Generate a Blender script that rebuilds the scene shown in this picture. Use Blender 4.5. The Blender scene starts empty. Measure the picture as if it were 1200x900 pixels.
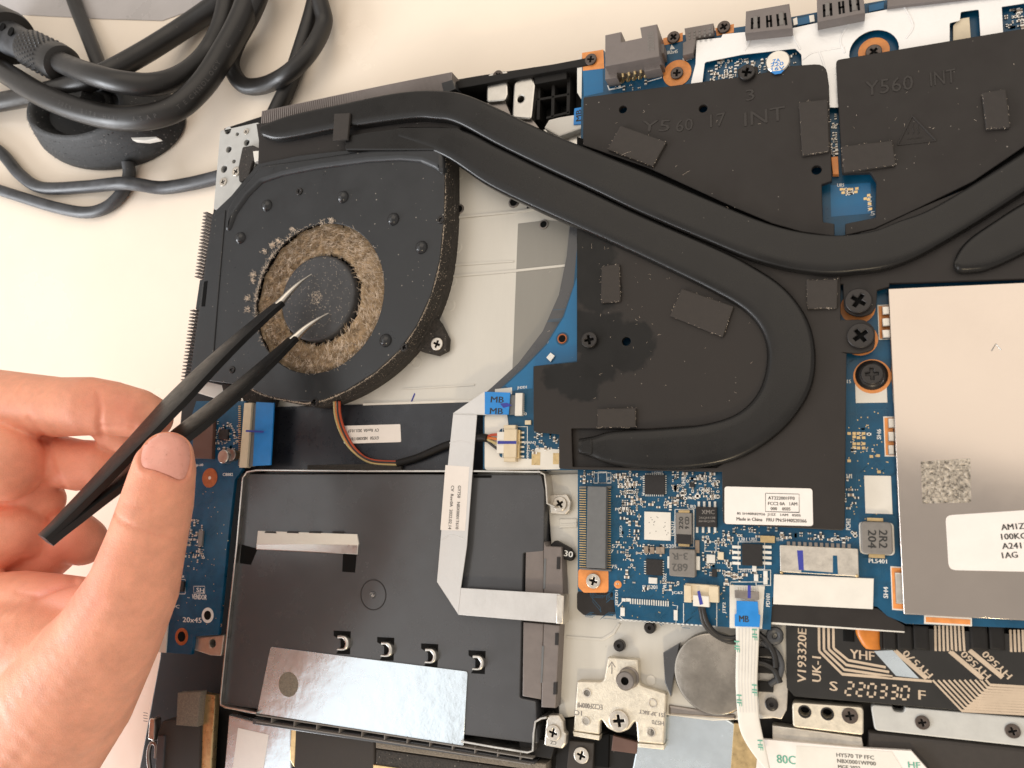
import bpy, bmesh, math, random
from mathutils import Vector, Matrix
random.seed(7)
S = bpy.context.scene
COL = S.collection
R_ = math.radians

# ------------------------------------------------------------------ camera
# laptop plane is z = 0, x to the laptop's right, y towards its rear edge, millimetres scaled to metres
F = 900.0                                    # focal length in photograph pixels (1200 x 900)
def _n(v): return Vector(v).normalized()
AX = _n((2200, -65, -900)); AY = Vector((180, -6250, 900)); AY = _n(AY - AX * AX.dot(AY)); AN = AX.cross(AY)
def c2w(v): v = Vector(v); return Vector((AX.dot(v), AY.dot(v), AN.dot(v)))
CAM = -c2w((100 / F * 202, 170 / F * 202, 202))           # camera position in mm
def W(px, py, z=0.0):
    r = c2w(((px - 600) / F, (py - 450) / F, 1)); t = (z - CAM.z) / r.z
    return CAM + r * t
def proj(p):
    d = Vector(p) - CAM
    v = AX * d.x + AY * d.y + AN * d.z
    return 600 + F * v.x / v.z, 450 + F * v.y / v.z
def W2(px, py, z): p = W(px, py, z); return (p.x, p.y)
cam = bpy.data.cameras.new('camera'); co = bpy.data.objects.new('camera', cam); COL.objects.link(co)
rt, up, fw = c2w((1, 0, 0)), c2w((0, -1, 0)), c2w((0, 0, 1))
co.matrix_world = Matrix(((rt.x, up.x, -fw.x, CAM.x * .001), (rt.y, up.y, -fw.y, CAM.y * .001), (rt.z, up.z, -fw.z, CAM.z * .001), (0, 0, 0, 1)))
cam.sensor_width = 36; cam.lens = 36 * F / 1200; cam.clip_start = .005; cam.clip_end = 20
cam.dof.use_dof = True; cam.dof.focus_distance = .225; cam.dof.aperture_fstop = 30
S.camera = co

# ------------------------------------------------------------------ light
wd = bpy.data.worlds.new('World'); S.world = wd; wd.use_nodes = True
wd.node_tree.nodes['Background'].inputs[0].default_value = (1.0, .92, .84, 1)
wd.node_tree.nodes['Background'].inputs[1].default_value = .50
def area(name, loc, tgt, size, power, col, sy=None):
    l = bpy.data.lights.new(name, 'AREA'); l.energy = power; l.color = col; l.shape = 'RECTANGLE'; l.size = size; l.size_y = sy or size
    o = bpy.data.objects.new(name, l); COL.objects.link(o); o.location = loc
    o.rotation_euler = (Vector(tgt) - Vector(loc)).to_track_quat('-Z', 'Y').to_euler(); return o
area('ceiling_light', (.25, 1.05, 1.7), (.0, .05, 0), 2.2, 12, (1, .87, .72), 2.0)
area('foil_fill_light', (-1.22, -.45, 1.30), (-1.219, -.45, 0), 2.0, 6.6, (.95, .975, 1.0), 1.2)  # added lamp, sized and placed so the bay foil reflects bright
area('window_light', (-1.40, -.66, .46), (-.05, 0, .03), .95, 24, (.93, .96, 1.0), .65)
sl = bpy.data.lights.new('desk_lamp', 'SPOT'); sl.energy = 5; sl.color = (1, .80, .52); sl.spot_size = R_(26); sl.spot_blend = .7; sl.shadow_soft_size = .03
so = bpy.data.objects.new('desk_lamp', sl); COL.objects.link(so); so.location = (.12, -.55, .42); so.rotation_euler = (Vector((.03, -.085, 0)) - so.location).to_track_quat('-Z', 'Y').to_euler()
vs = S.view_settings; vs.view_transform = 'Standard'; vs.look = 'None'; vs.exposure = .32; vs.gamma = 1; vs.use_curve_mapping = False
S.render.engine = 'CYCLES'

# ------------------------------------------------------------------ materials
def lin(h):
    h = h.lstrip('#'); c = [int(h[i:i + 2], 16) / 255 for i in (0, 2, 4)]
    return tuple(x / 12.92 if x <= .04045 else ((x + .055) / 1.055) ** 2.4 for x in c)
MATS = {}
def mat(name, col, rough=.5, metal=0, var=.12, vs=.25, bump=0, bs=4, dust=0, dcol=(.42, .38, .33), ds=.55, spec=.5, rv=.08, coat=0, stretch=None, extra=None):
    m = bpy.data.materials.new(name); m.use_nodes = True; nt = m.node_tree; N = nt.nodes; L = nt.links.new
    if isinstance(col, str): col = lin(col)
    b = N['Principled BSDF']; b.inputs['Metallic'].default_value = metal; b.inputs['Roughness'].default_value = rough
    b.inputs['Specular IOR Level'].default_value = spec; b.inputs['Coat Weight'].default_value = coat; b.inputs['Coat Roughness'].default_value = .15
    g = N.new('ShaderNodeNewGeometry'); sc = N.new('ShaderNodeVectorMath'); sc.operation = 'MULTIPLY'; L(g.outputs['Position'], sc.inputs[0])
    st = stretch or (1, 1, 1); sc.inputs[1].default_value = (1000 * st[0], 1000 * st[1], 1000 * st[2])
    n = N.new('ShaderNodeTexNoise'); n.inputs['Scale'].default_value = vs; n.inputs['Detail'].default_value = 6; n.inputs['Roughness'].default_value = .65; L(sc.outputs[0], n.inputs['Vector'])
    mr = N.new('ShaderNodeMapRange'); mr.inputs['From Min'].default_value = .3; mr.inputs['From Max'].default_value = .7; L(n.outputs['Fac'], mr.inputs['Value'])
    mx = N.new('ShaderNodeMix'); mx.data_type = 'RGBA'; L(mr.outputs[0], mx.inputs[0])
    mx.inputs[6].default_value = (*[c * (1 - var) for c in col], 1); mx.inputs[7].default_value = (*[min(1, c * (1 + var)) for c in col], 1)
    out = mx.outputs[2]
    rr = N.new('ShaderNodeMapRange'); rr.inputs['To Min'].default_value = max(.02, rough - rv); rr.inputs['To Max'].default_value = min(1, rough + rv); L(n.outputs['Fac'], rr.inputs['Value'])
    rr.inputs['From Min'].default_value = .3; rr.inputs['From Max'].default_value = .7
    rout = rr.outputs[0]
    if dust:
        v = N.new('ShaderNodeTexVoronoi'); v.inputs['Scale'].default_value = ds; L(sc.outputs[0], v.inputs['Vector'])
        n2 = N.new('ShaderNodeTexNoise'); n2.inputs['Scale'].default_value = .09; n2.inputs['Detail'].default_value = 3; L(sc.outputs[0], n2.inputs['Vector'])
        sx = N.new('ShaderNodeSeparateColor'); L(v.outputs['Color'], sx.inputs[0])
        a = N.new('ShaderNodeMath'); a.operation = 'MULTIPLY'; L(sx.outputs[0], a.inputs[0]); L(n2.outputs['Fac'], a.inputs[1])
        a2 = N.new('ShaderNodeMath'); a2.operation = 'MULTIPLY_ADD'; L(a.outputs[0], a2.inputs[0]); a2.inputs[1].default_value = .5 * dust; a2.inputs[2].default_value = -.11 * dust
        lt = N.new('ShaderNodeMath'); lt.operation = 'LESS_THAN'; L(v.outputs['Distance'], lt.inputs[0]); L(a2.outputs[0], lt.inputs[1])
        am = N.new('ShaderNodeMath'); am.operation = 'MULTIPLY'; L(lt.outputs[0], am.inputs[0]); am.inputs[1].default_value = .6
        m2 = N.new('ShaderNodeMix'); m2.data_type = 'RGBA'; L(am.outputs[0], m2.inputs[0]); L(out, m2.inputs[6]); m2.inputs[7].default_value = (*dcol, 1); out = m2.outputs[2]
    if extra: out, rout = extra(nt, sc.outputs[0], out, rout)
    L(out, b.inputs['Base Color']); L(rout, b.inputs['Roughness'])
    if bump:
        n3 = N.new('ShaderNodeTexNoise'); n3.inputs['Scale'].default_value = bs; n3.inputs['Detail'].default_value = 4; L(sc.outputs[0], n3.inputs['Vector'])
        bp = N.new('ShaderNodeBump'); bp.inputs['Strength'].default_value = min(1, bump); bp.inputs['Distance'].default_value = .0004; L(n3.outputs['Fac'], bp.inputs['Height']); L(bp.outputs[0], b.inputs['Normal'])
    MATS[name] = m; return m
def stain(nt, pos, col, rout):                # oily patch on the cold plate
    N = nt.nodes; L = nt.links.new; acc = None
    n = N.new('ShaderNodeTexNoise'); n.inputs['Scale'].default_value = .35; n.inputs['Detail'].default_value = 5; L(pos, n.inputs['Vector'])
    for (x, y, r) in ((735, 405, 7.5), (715, 392, 6), (690, 300, 8), (700, 340, 7.2), (690, 390, 7), (700, 425, 6.5), (672, 445, 5.5), (650, 440, 4), (688, 455, 4), (695, 275, 6), (745, 396, 5.2)):
        p = W(x, y, 4); d = N.new('ShaderNodeVectorMath'); d.operation = 'DISTANCE'; L(pos, d.inputs[0]); d.inputs[1].default_value = p
        s = N.new('ShaderNodeMath'); s.operation = 'SUBTRACT'; L(d.outputs['Value'], s.inputs[0]); s.inputs[1].default_value = r
        if acc is None: acc = s.outputs[0]
        else:
            q = N.new('ShaderNodeMath'); q.operation = 'MINIMUM'; L(acc, q.inputs[0]); L(s.outputs[0], q.inputs[1]); acc = q.outputs[0]
    a = N.new('ShaderNodeMath'); a.operation = 'MULTIPLY_ADD'; L(n.outputs['Fac'], a.inputs[0]); a.inputs[1].default_value = 5; L(acc, a.inputs[2])
    mr = N.new('ShaderNodeMapRange'); L(a.outputs[0], mr.inputs['Value']); mr.inputs['From Min'].default_value = 1.4; mr.inputs['From Max'].default_value = 2.6; mr.inputs['To Min'].default_value = 1; mr.inputs['To Max'].default_value = 0
    m = N.new('ShaderNodeMix'); m.data_type = 'RGBA'; L(mr.outputs[0], m.inputs[0]); L(col, m.inputs[6]); m.inputs[7].default_value = (.005, .0045, .004, 1)
    return m.outputs[2], rout
def wood(nt, pos, col, rout): return col, rout
mat('table', '#f8ead8', .22, var=.03, vs=.02, bump=.015, bs=.5, spec=.5)
mat('plate', (.020, .0165, .0148), .50, spec=.32, rv=.13, var=.14, vs=.12, dust=.5, bump=.03, bs=9)
mat('plate_stained', (.023, .019, .0168), .50, spec=.32, rv=.13, var=.14, vs=.12, dust=.55, bump=.03, bs=9, extra=stain)
mat('pipe', (.010, .0093, .0088), .29, spec=.34, var=.12, vs=.1, dust=.3, bump=.02, bs=8)
mat('pad', (.046, .040, .036), .8, spec=.3, var=.12, vs=.6, bump=.12, bs=6, dust=.25)
mat('fan_black', (.023, .0245, .027), .34, spec=.42, var=.12, vs=.1, dust=.7, bump=.03, bs=10)
mat('black_plastic', (.011, .010, .0095), .5, spec=.25, var=.08, vs=.5, dust=.3, bump=.05, bs=6)
mat('navy_film', (.016, .018, .024), .30, var=.05, dust=.2)
mat('dark_film', (.066, .068, .074), .24, var=.03, vs=.08, dust=.2, bump=.10, bs=.07)
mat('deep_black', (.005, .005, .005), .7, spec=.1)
mat('dusty_black', (.035, .03, .026), .85, var=.7, vs=1.6, bump=.5, bs=2.5, dust=1.2, ds=1.2)
mat('dust', (.42, .31, .20), .95, var=.6, vs=.45, spec=.1)
mat('rivet', (.022, .023, .025), .22, var=.1)
mat('dust_pale', (.74, .62, .50), .95, var=.3, vs=1, spec=.1)
mat('hub', (.045, .046, .050), .5, var=.25, vs=.4, dust=1.0, ds=.9, bump=.1, bs=3)
mat('pcb', (.002, .068, .145), .34, var=.22, vs=.22, spec=.4)
mat('pcb_light', (.003, .125, .29), .40, var=.10, vs=.1)
mat('trace', (.004, .075, .150), .38, var=.2, vs=.5)
mat('silk', (.72, .72, .70), .6, var=.1, vs=2)
mat('copper', (.72, .27, .07), .45, metal=0, var=.15, vs=.5)
mat('copper_dark', (.40, .12, .04), .4, metal=.4, var=.25, vs=.5)
mat('gold', (.62, .46, .24), .32, metal=.85, var=.15, vs=.6)
mat('steel', (.62, .60, .56), .33, metal=1, var=.12, vs=.3, bump=.05, bs=3)
mat('steel_dark', (.30, .27, .25), .38, metal=1, var=.12, vs=.3, bump=.05, bs=3)
mat('tinplate', (.60, .56, .50), .42, metal=.9, var=.12, vs=.4, bump=.16, bs=2.2)
mat('bracket_metal', (.72, .66, .55), .45, metal=.8, var=.1, vs=.8, bump=.28, bs=3)
mat('shield', (.54, .48, .43), .13, metal=1, var=.03, vs=.05, rv=.03, bump=.006, bs=.1)
mat('floor_metal', (.62, .595, .54), .38, metal=.25, var=.05, vs=.12, dust=.25, dcol=(.2, .17, .14), stretch=(1, .2, 1))
mat('floor_film', (.26, .25, .225), .42, metal=.2, var=.06, vs=.1, stretch=(1, .15, 1), dust=.3, dcol=(.15, .13, .1))
mat('foil', (.66, .74, .80), .26, metal=.8, var=.05, vs=.1, bump=.55, bs=.16, rv=.06)
mat('white_sheet', (.74, .74, .74), .32, metal=.5, var=.06, vs=.08, bump=.9, bs=.14)
mat('white_film', (.72, .69, .63), .5, var=.04, vs=.2, bump=.03, bs=3)
mat('label', (.80, .75, .71), .5, var=.03, vs=.2)
mat('ink', (.02, .02, .02), .6)
mat('ink_grey', (.09, .085, .08), .6)
mat('ribbon', (.62, .61, .60), .34, metal=.45, var=.05, vs=.1, bump=.12, bs=.6)
mat('blue_tab', (.012, .22, .62), .38, var=.08, vs=.3)
mat('chip', (.018, .016, .016), .5, spec=.35, var=.15, vs=.8, bump=.08, bs=8)
mat('chip_grey', (.19, .175, .16), .55, var=.1, vs=.8, bump=.15, bs=8)
mat('cream', (.66, .56, .40), .45, var=.06, vs=.5)
mat('connector_grey', (.13, .135, .14), .45, var=.08, vs=.4, bump=.05, bs=6)
mat('socket_grey', (.17, .145, .135), .45, var=.08, vs=.4, bump=.03, bs=6)
mat('smd_tan', (.26, .20, .15), .5, var=.2, vs=1)
mat('smd_black', (.02, .02, .022), .4)
mat('solder', (.80, .78, .73), .35, metal=.35, var=.1)
mat('screw_black', (.028, .025, .024), .34, metal=.4, var=.15, vs=.6)
mat('screw_silver', (.62, .57, .50), .34, metal=.85, var=.12, vs=.6)
mat('screw_brown', (.10, .08, .07), .4, metal=.6, var=.15, vs=.6)
mat('cable', (.016, .0145, .0135), .40, var=.12, vs=.1, dust=.35, bump=.03, bs=4)
mat('cable_grey', (.045, .047, .052), .45, var=.6, vs=.12, dust=.6)
mat('rubber_dusty', (.020, .020, .020), .65, var=.6, vs=.5, dust=2.0, ds=.9, dcol=(.20, .19, .18), bump=.2, bs=2)
mat('wire_red', (.42, .06, .02), .45); mat('wire_orange', (.55, .16, .03), .45); mat('wire_yellow', (.45, .36, .16), .45); mat('wire_black', (.02, .02, .02), .45)
mat('tweezer_black', (.009, .0085, .0085), .38, spec=.35, var=.2, vs=.4, dust=.15, bump=.05, bs=6)
mat('tweezer_steel', (.66, .62, .56), .28, metal=1)
mat('brown_pad', (.11, .055, .04), .5, var=.1)
mat('foam', (.20, .17, .135), .9, var=.35, vs=2.5, bump=.6, bs=2.5, dust=.6)
mat('flex', (.016, .015, .014), .34, var=.1, vs=.1)
mat('flex_trace', (.55, .44, .33), .42, metal=.2, var=.06)
mat('flex_orange', (.52, .17, .02), .35, var=.2, vs=.2)
mat('cell', (.36, .33, .29), .24, metal=.9, var=.25, vs=.12, bump=.15, bs=.25)
mat('bracket_grey', (.50, .50, .48), .5, metal=.2, var=.06, vs=.3, bump=.05, bs=2)
mat('glitter', (.36, .32, .27), .3, metal=.6, var=.9, vs=1.6, bump=1, bs=1.6)
mat('clear_sheet', (.50, .47, .46), .3, var=.1, vs=.03, bump=.1, bs=.05)
mat('green_ink', (.12, .38, .28), .6)
mat('blue_ink', (.03, .04, .30), .6)
mat('emboss', (.024, .020, .018), .40, spec=.4, var=.1)
mat('cable_print', (.085, .08, .076), .6)

# ------------------------------------------------------------------ geometry helpers (millimetres)
class G:
    def __init__(s): s.v = []; s.f = []; s.m = []
    def add(s, v, f, mi=0):
        o = len(s.v); s.v += [tuple(p) for p in v]; s.f += [tuple(i + o for i in q) for q in f]; s.m += [mi] * len(f); return s
    def plus(s, g, mi=None):
        o = len(s.v); s.v += g.v; s.f += [tuple(i + o for i in q) for q in g.f]; s.m += g.m if mi is None else [mi] * len(g.f); return s
LOC = {}
def obj(name, g, m, parent=None, kind=None, label=None, cat=None, group=None, sharp=38, origin=None, mesh=None):
    if mesh is None:
        if isinstance(g, G):
            xs, ys, zs = zip(*g.v); c = origin or Vector(((min(xs) + max(xs)) / 2, (min(ys) + max(ys)) / 2, min(zs)))
            me = bpy.data.meshes.new(name)
            me.from_pydata([((x - c[0]) * .001, (y - c[1]) * .001, (z - c[2]) * .001) for x, y, z in g.v], [], g.f)
            for mm in (m if isinstance(m, (list, tuple)) else [m]): me.materials.append(MATS[mm])
            me.polygons.foreach_set('material_index', g.m)
            me.polygons.foreach_set('use_smooth', [sharp > 0] * len(g.f))
            if 0 < sharp < 180: me.set_sharp_from_angle(angle=R_(sharp))
            me.validate(); me.update()
    else: me = mesh; c = Vector(origin)
    o = bpy.data.objects.new(name, me); COL.objects.link(o); c = Vector(c) * .001
    LOC[o.name] = c
    if parent is not None: o.parent = parent; o.location = c - LOC[parent.name]
    else: o.location = c
    if kind: o['kind'] = kind
    if label: o['label'] = label
    if cat: o['category'] = cat
    if group: o['group'] = group
    return o
def empty(name, p, label, cat, group=None):
    o = bpy.data.objects.new(name, None); COL.objects.link(o); o.location = Vector(p) * .001; LOC[o.name] = o.location.copy(); o.empty_display_size = .01
    o['label'] = label; o['category'] = cat
    if group: o['group'] = group
    return o
def rnd(pts, r):                                # round the corners of a 2-D polygon; pts (x, y[, r])
    out = []; n = len(pts)
    for i in range(n):
        p = Vector(pts[i][:2]); a = Vector(pts[i - 1][:2]); b = Vector(pts[(i + 1) % n][:2]); q = pts[i][2] if len(pts[i]) > 2 else r
        u = a - p; v = b - p
        if q <= 0 or u.length < 1e-6 or v.length < 1e-6: out.append(tuple(p)); continue
        ang = u.angle(v)
        if ang > 3.0: out.append(tuple(p)); continue
        t = min(q / math.tan(ang / 2), u.length * .45, v.length * .45)
        s, e = p + u.normalized() * t, p + v.normalized() * t
        k = 3 if ang > 1.9 else 4
        for j in range(k + 1):
            w = j / k; out.append(tuple(s * (1 - w) ** 2 + p * 2 * w * (1 - w) + e * w * w))
    return out
def circ(cx, cy, r, n=28, ph=0): return [(cx + r * math.cos(ph + 6.28319 * i / n), cy + r * math.sin(ph + 6.28319 * i / n)) for i in range(n)]
def extr(loops, z0, z1, b=0, br=1):             # world-mm loops (outer + holes) -> bevelled prism through a filled 2-D curve
    cu = bpy.data.curves.new('tmp', 'CURVE'); cu.dimensions = '2D'; cu.fill_mode = 'BOTH'
    h = (z1 - z0) / 2; b = min(b, h * .95); cu.extrude = max(h - b, .0005); cu.bevel_depth = b; cu.bevel_resolution = br; cu.offset = -b if b else 0
    for lp in loops:
        sp = cu.splines.new('POLY'); sp.points.add(len(lp) - 1); sp.use_cyclic_u = True
        for i, p in enumerate(lp): sp.points[i].co = (p[0], p[1], 0, 1)
    o = bpy.data.objects.new('tmp', cu); me = bpy.data.meshes.new_from_object(o)
    g = G(); g.add([(v.co.x, v.co.y, v.co.z + (z0 + z1) / 2) for v in me.vertices], [tuple(p.vertices) for p in me.polygons])
    bpy.data.objects.remove(o); bpy.data.curves.remove(cu); bpy.data.meshes.remove(me); return g
def px(pts, z): return [(*W2(p[0], p[1], z), *p[2:]) for p in pts]
def prism(pts, z0, z1, b=.15, r=0, holes=(), br=1):   # outline and holes in photo pixels seen at height z1
    return extr([rnd(px(pts, z1), r)] + list(holes), z0, z1, b, br)
def hole(x, y, r, z, n=20): return circ(*W2(x, y, z), r, n)
def rect(x0, y0, x1, y1, z):                    # laptop-aligned rectangle whose edge midpoints are seen at those pixels
    xm, ym = (x0 + x1) / 2, (y0 + y1) / 2
    l, r, t, b = W(x0, ym, z), W(x1, ym, z), W(xm, y0, z), W(xm, y1, z)
    return [(l.x, b.y), (r.x, b.y), (r.x, t.y), (l.x, t.y)]
def box(x0, y0, x1, y1, z0, z1, b=.1, r=0):
    return extr([rnd(rect(x0, y0, x1, y1, z1), r)], z0, z1, b)
def bx(a, c):                                   # plain box from two mm corners
    (x0, y0, z0), (x1, y1, z1) = a, c
    return ([(x0, y0, z0), (x1, y0, z0), (x1, y1, z0), (x0, y1, z0), (x0, y0, z1), (x1, y0, z1), (x1, y1, z1), (x0, y1, z1)],
            [(3, 2, 1, 0), (4, 5, 6, 7), (0, 1, 5, 4), (1, 2, 6, 5), (2, 3, 7, 6), (3, 0, 4, 7)])
def obx(c, u, w, l, h, z0):                     # box centred at c (xy), along unit u, half sizes l, w
    n = (-u[1], u[0]); P = []
    for z in (z0, z0 + h):
        for a, b in ((-l, -w), (l, -w), (l, w), (-l, w)): P.append((c[0] + u[0] * a + n[0] * b, c[1] + u[1] * a + n[1] * b, z))
    return P, [(3, 2, 1, 0), (4, 5, 6, 7), (0, 1, 5, 4), (1, 2, 6, 5), (2, 3, 7, 6), (3, 0, 4, 7)]
def spline(pts, n):                             # Catmull-Rom through points of any dimension
    P = [Vector(p) for p in pts]; P = [P[0] * 2 - P[1]] + P + [P[-1] * 2 - P[-2]]; out = []
    for i in range(1, len(P) - 2):
        for j in range(n):
            t = j / n; a, b, c, d = P[i - 1], P[i], P[i + 1], P[i + 2]
            out.append(.5 * ((2 * b) + (c - a) * t + (2 * a - 5 * b + 4 * c - d) * t * t + (3 * b - a - 3 * c + d) * t ** 3))
    out.append(P[-2]); return out
def tube(path, rad, n=14, caps=True, flat=1.0):
    P = [Vector(p) for p in path]; g = G(); V = []; Fc = []; N = None
    for i, p in enumerate(P):
        t = (P[min(i + 1, len(P) - 1)] - P[max(i - 1, 0)]).normalized()
        if N is None: N = t.orthogonal().normalized() if abs(t.z) > .9 else (Vector((0, 0, 1)) - t * t.z).normalized()
        else: N = (N - t * N.dot(t)).normalized()
        B = t.cross(N); r = rad[i] if isinstance(rad, (list, tuple)) else rad
        for k in range(n):
            a = 6.28319 * k / n; V.append(p + (N * math.cos(a) * flat + B * math.sin(a)) * r)
    for i in range(len(P) - 1):
        for k in range(n): a = i * n; Fc.append((a + k, a + (k + 1) % n, a + n + (k + 1) % n, a + n + k))
    if caps: Fc.append(tuple(range(n - 1, -1, -1))); Fc.append(tuple(range(len(V) - n, len(V))))
    return g.add(V, Fc)
def lathe(prof, c, n=24, axis=None, closed=True):      # prof [(r, h)] revolved about axis through c
    ax = Vector(axis or (0, 0, 1)).normalized(); e = ax.orthogonal().normalized(); f = ax.cross(e); V = []; Fc = []
    for r, h in prof:
        for k in range(n): a = 6.28319 * k / n; V.append(Vector(c) + ax * h + (e * math.cos(a) + f * math.sin(a)) * r)
    for i in range(len(prof) - 1):
        for k in range(n): Fc.append((i * n + k, i * n + (k + 1) % n, (i + 1) * n + (k + 1) % n, (i + 1) * n + k))
    if closed: Fc.append(tuple(range(n - 1, -1, -1))); Fc.append(tuple(range((len(prof) - 1) * n, len(prof) * n)))
    return G().add(V, Fc)
def band(Lp, Rp, z0, z1, n=8, prof=None, cap=True):    # solid between two pixel edge lines: a flattened pipe
    A = spline([W(x, y, z0 + (z1 - z0) * .4) for x, y in Lp], n); B = spline([W(x, y, z0 + (z1 - z0) * .4) for x, y in Rp], n)
    def res(P, m):
        d = [0]
        for i in range(1, len(P)): d.append(d[-1] + (P[i] - P[i - 1]).length)
        out = []; j = 0
        for k in range(m):
            s = d[-1] * k / (m - 1)
            while j < len(P) - 2 and d[j + 1] < s: j += 1
            t = (s - d[j]) / max(1e-9, d[j + 1] - d[j]); out.append(P[j].lerp(P[j + 1], t))
        return out
    m = len(A); B = B if len(B) == m else res(B, m)
    K = 15; V = []; Fc = []
    for i in range(m):
        c = (A[i] + B[i]) / 2; e = (B[i] - A[i]) / 2; w = e.length; e = e.normalized()
        for k in range(K):
            h = z1 - z0; r = min(h * .8, w * .8, 1.4)          # upright side, rounded shoulder, nearly flat top
            if k == 0 or k == K - 1: x_ = w; zz = 0
            else:
                q = (k - 1) / (K - 3); sgn = q < .5; q2 = min(q, 1 - q) * 2
                if q2 < .72: a = q2 / .72 * math.pi / 2; x_ = w - r + r * math.cos(a); zz = h - r * 1.04 + r * math.sin(a)
                else: x_ = (w - r) * (1 - (q2 - .72) / .28); zz = h - r * .04 + r * .04 * (q2 - .72) / .28
            x_ = -x_ if k < K / 2 else x_
            V.append((c.x + e.x * x_, c.y + e.y * x_, z0 + zz))
    for i in range(m - 1):
        for k in range(K - 1): Fc.append((i * K + k, (i + 1) * K + k, (i + 1) * K + k + 1, i * K + k + 1))
        Fc.append((i * K, i * K + K - 1, (i + 1) * K + K - 1, (i + 1) * K))
    Fc.append(tuple(range(K))); Fc.append(tuple(range((m - 1) * K + K - 1, (m - 1) * K - 1, -1)))
    return G().add(V, Fc)
def text(s, x0, y0, x1, y1, h, z, mirror=False, ex=0):  # mid-line from pixel to pixel, cap height h pixels, lying at height z
    cu = bpy.data.curves.new('tmp', 'FONT'); cu.body = s; cu.resolution_u = 2; cu.extrude = 0; cu.offset = 0
    o = bpy.data.objects.new('tmp', cu); me = bpy.data.meshes.new_from_object(o); g = G()
    if me.vertices:
        xs = [v.co.x for v in me.vertices]; ys = [v.co.y for v in me.vertices]; xa, xb, ya, yb = min(xs), max(xs), min(ys), max(ys); yb = max(yb, ya + .5)
        A, B = W(x0, y0, z), W(x1, y1, z); d = B - A; l = d.length; d = d / l; n = Vector((-d.y, d.x, 0)) * (-1 if mirror else 1)
        xm, ym = (x0 + x1) / 2, (y0 + y1) / 2; hm = (W(xm, ym - h / 2, z) - W(xm, ym + h / 2, z)).length
        vs_ = [A + d * ((v.co.x - xa) / max(1e-6, xb - xa) * l) + n * (((v.co.y - ya) / (yb - ya) - .5) * hm) for v in me.vertices]
        fs = [tuple(p.vertices) for p in me.polygons]
        g.add(vs_, fs)
        if not ex:                               # second strike, a hair to the side: bolder print
            o2 = d * hm * .07; g.add([(p.x + o2.x, p.y + o2.y, p.z + .008) for p in vs_], fs)
        if ex:                                   # raised lettering: lift and skirt
            nv = len(g.v); g.v += [(a, b, c - ex) for a, b, c in g.v]
            ed = {}
            for q in fs:
                for i in range(len(q)): k = (q[i], q[(i + 1) % len(q)]); ed[k] = 1
            for (a, b) in list(ed):
                if (b, a) not in ed: g.f.append((a, b, b + nv, a + nv)); g.m.append(0)
    bpy.data.objects.remove(o); bpy.data.curves.remove(cu); bpy.data.meshes.remove(me); return g
def texts(rows, z, **k):
    g = G()
    for t in rows: g.plus(text(*t, z=z, **k))
    return g
def line(pts, w, z):                             # flat strip through pixel points, width mm
    P = [Vector(W2(x, y, z)) for x, y in pts]; return strip(P, w, z)
def strip(P, w, z):
    V = []; Fc = []
    for i, p in enumerate(P):
        a = P[max(i - 1, 0)]; b = P[min(i + 1, len(P) - 1)]; t = (b - a); t = t / max(t.length, 1e-6); n = Vector((-t.y, t.x))
        k = 1.0
        if 0 < i < len(P) - 1:
            t1 = (p - a); t1 = t1 / max(t1.length, 1e-6); k = 1 / max(.5, t.dot(t1))
        V += [(*(p + n * w / 2 * k), z), (*(p - n * w / 2 * k), z)]
    for i in range(len(P) - 1): Fc.append((2 * i, 2 * i + 1, 2 * i + 3, 2 * i + 2))
    return G().add(V, Fc)
def sheet(pts, z, th=.06, r=0, b=0): return prism(pts, z - th, z, b, r)
def dome(x, y, z, r, h, n=18):
    p = W(x, y, z); return lathe([(r * 1.12, -.3), (r * 1.08, 0), (r * .96, h * .35), (r * .75, h * .7), (r * .42, h * .93), (r * .1, h)], p, n)
def fibre(g, p, L, w, lift=.5, curl=.8, mi=0, az=None):
    a = random.uniform(0, 6.28) if az is None else az; el = random.uniform(0, lift); d = Vector((math.cos(a) * math.cos(el), math.sin(a) * math.cos(el), math.sin(el)))
    q = p.copy(); V = []; n = 3
    for k in range(n + 1):
        s = Vector((-d.y, d.x, .4)).normalized() * w * (1 - .6 * k / n); V += [q + s, q - s]
        q = q + d * L / n; d = (d + Vector((random.uniform(-1, 1), random.uniform(-1, 1), random.uniform(-1, .5))) * curl * .4).normalized()
    g.add(V, [(2 * k, 2 * k + 1, 2 * k + 3, 2 * k + 2) for k in range(n)], mi)
SCREWS = {}
def screw(x, y, z, rad, m, parent, h=1.0, flatcone=False):
    key = (round(rad, 2), m, h, flatcone)
    if key not in SCREWS:
        a = rad * .14; L = rad * .56
        cross = [(a, a), (L, a), (L, -a), (a, -a), (a, -L), (-a, -L), (-a, -a), (-L, -a), (-L, a), (-a, a), (-a, L), (a, L)]
        g = extr([circ(0, 0, rad, 26), cross], 0, h, min(.28, h * .3), 2)
        g.add(*bx((-L * 1.1, -L * 1.1, .02), (L * 1.1, L * 1.1, h * .3)), 1)
        if flatcone: g.plus(lathe([(rad * 1.45, -.9), (rad * 1.4, -.5), (rad * 1.05, .35), (rad * .9, .4)], (0, 0, 0), 26))
        o = obj('screw', g, [m, 'deep_black'], parent, origin=Vector((0, 0, 0))); SCREWS[key] = o.data
        bpy.data.objects.remove(o)
    p = W(x, y, z + h); p.z = z
    o = obj('screw', None, None, parent, mesh=SCREWS[key], origin=p); o.rotation_euler.z = random.random() * 1.5; return o

# ================================================================== THE SETTING
TZ = -16.0
g = G().add(*bx((-620, -330, TZ - 25), (420, 560, TZ)))
obj('table_top', g, 'table', kind='structure', label='cream white table top with a soft sheen', sharp=30)

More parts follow.
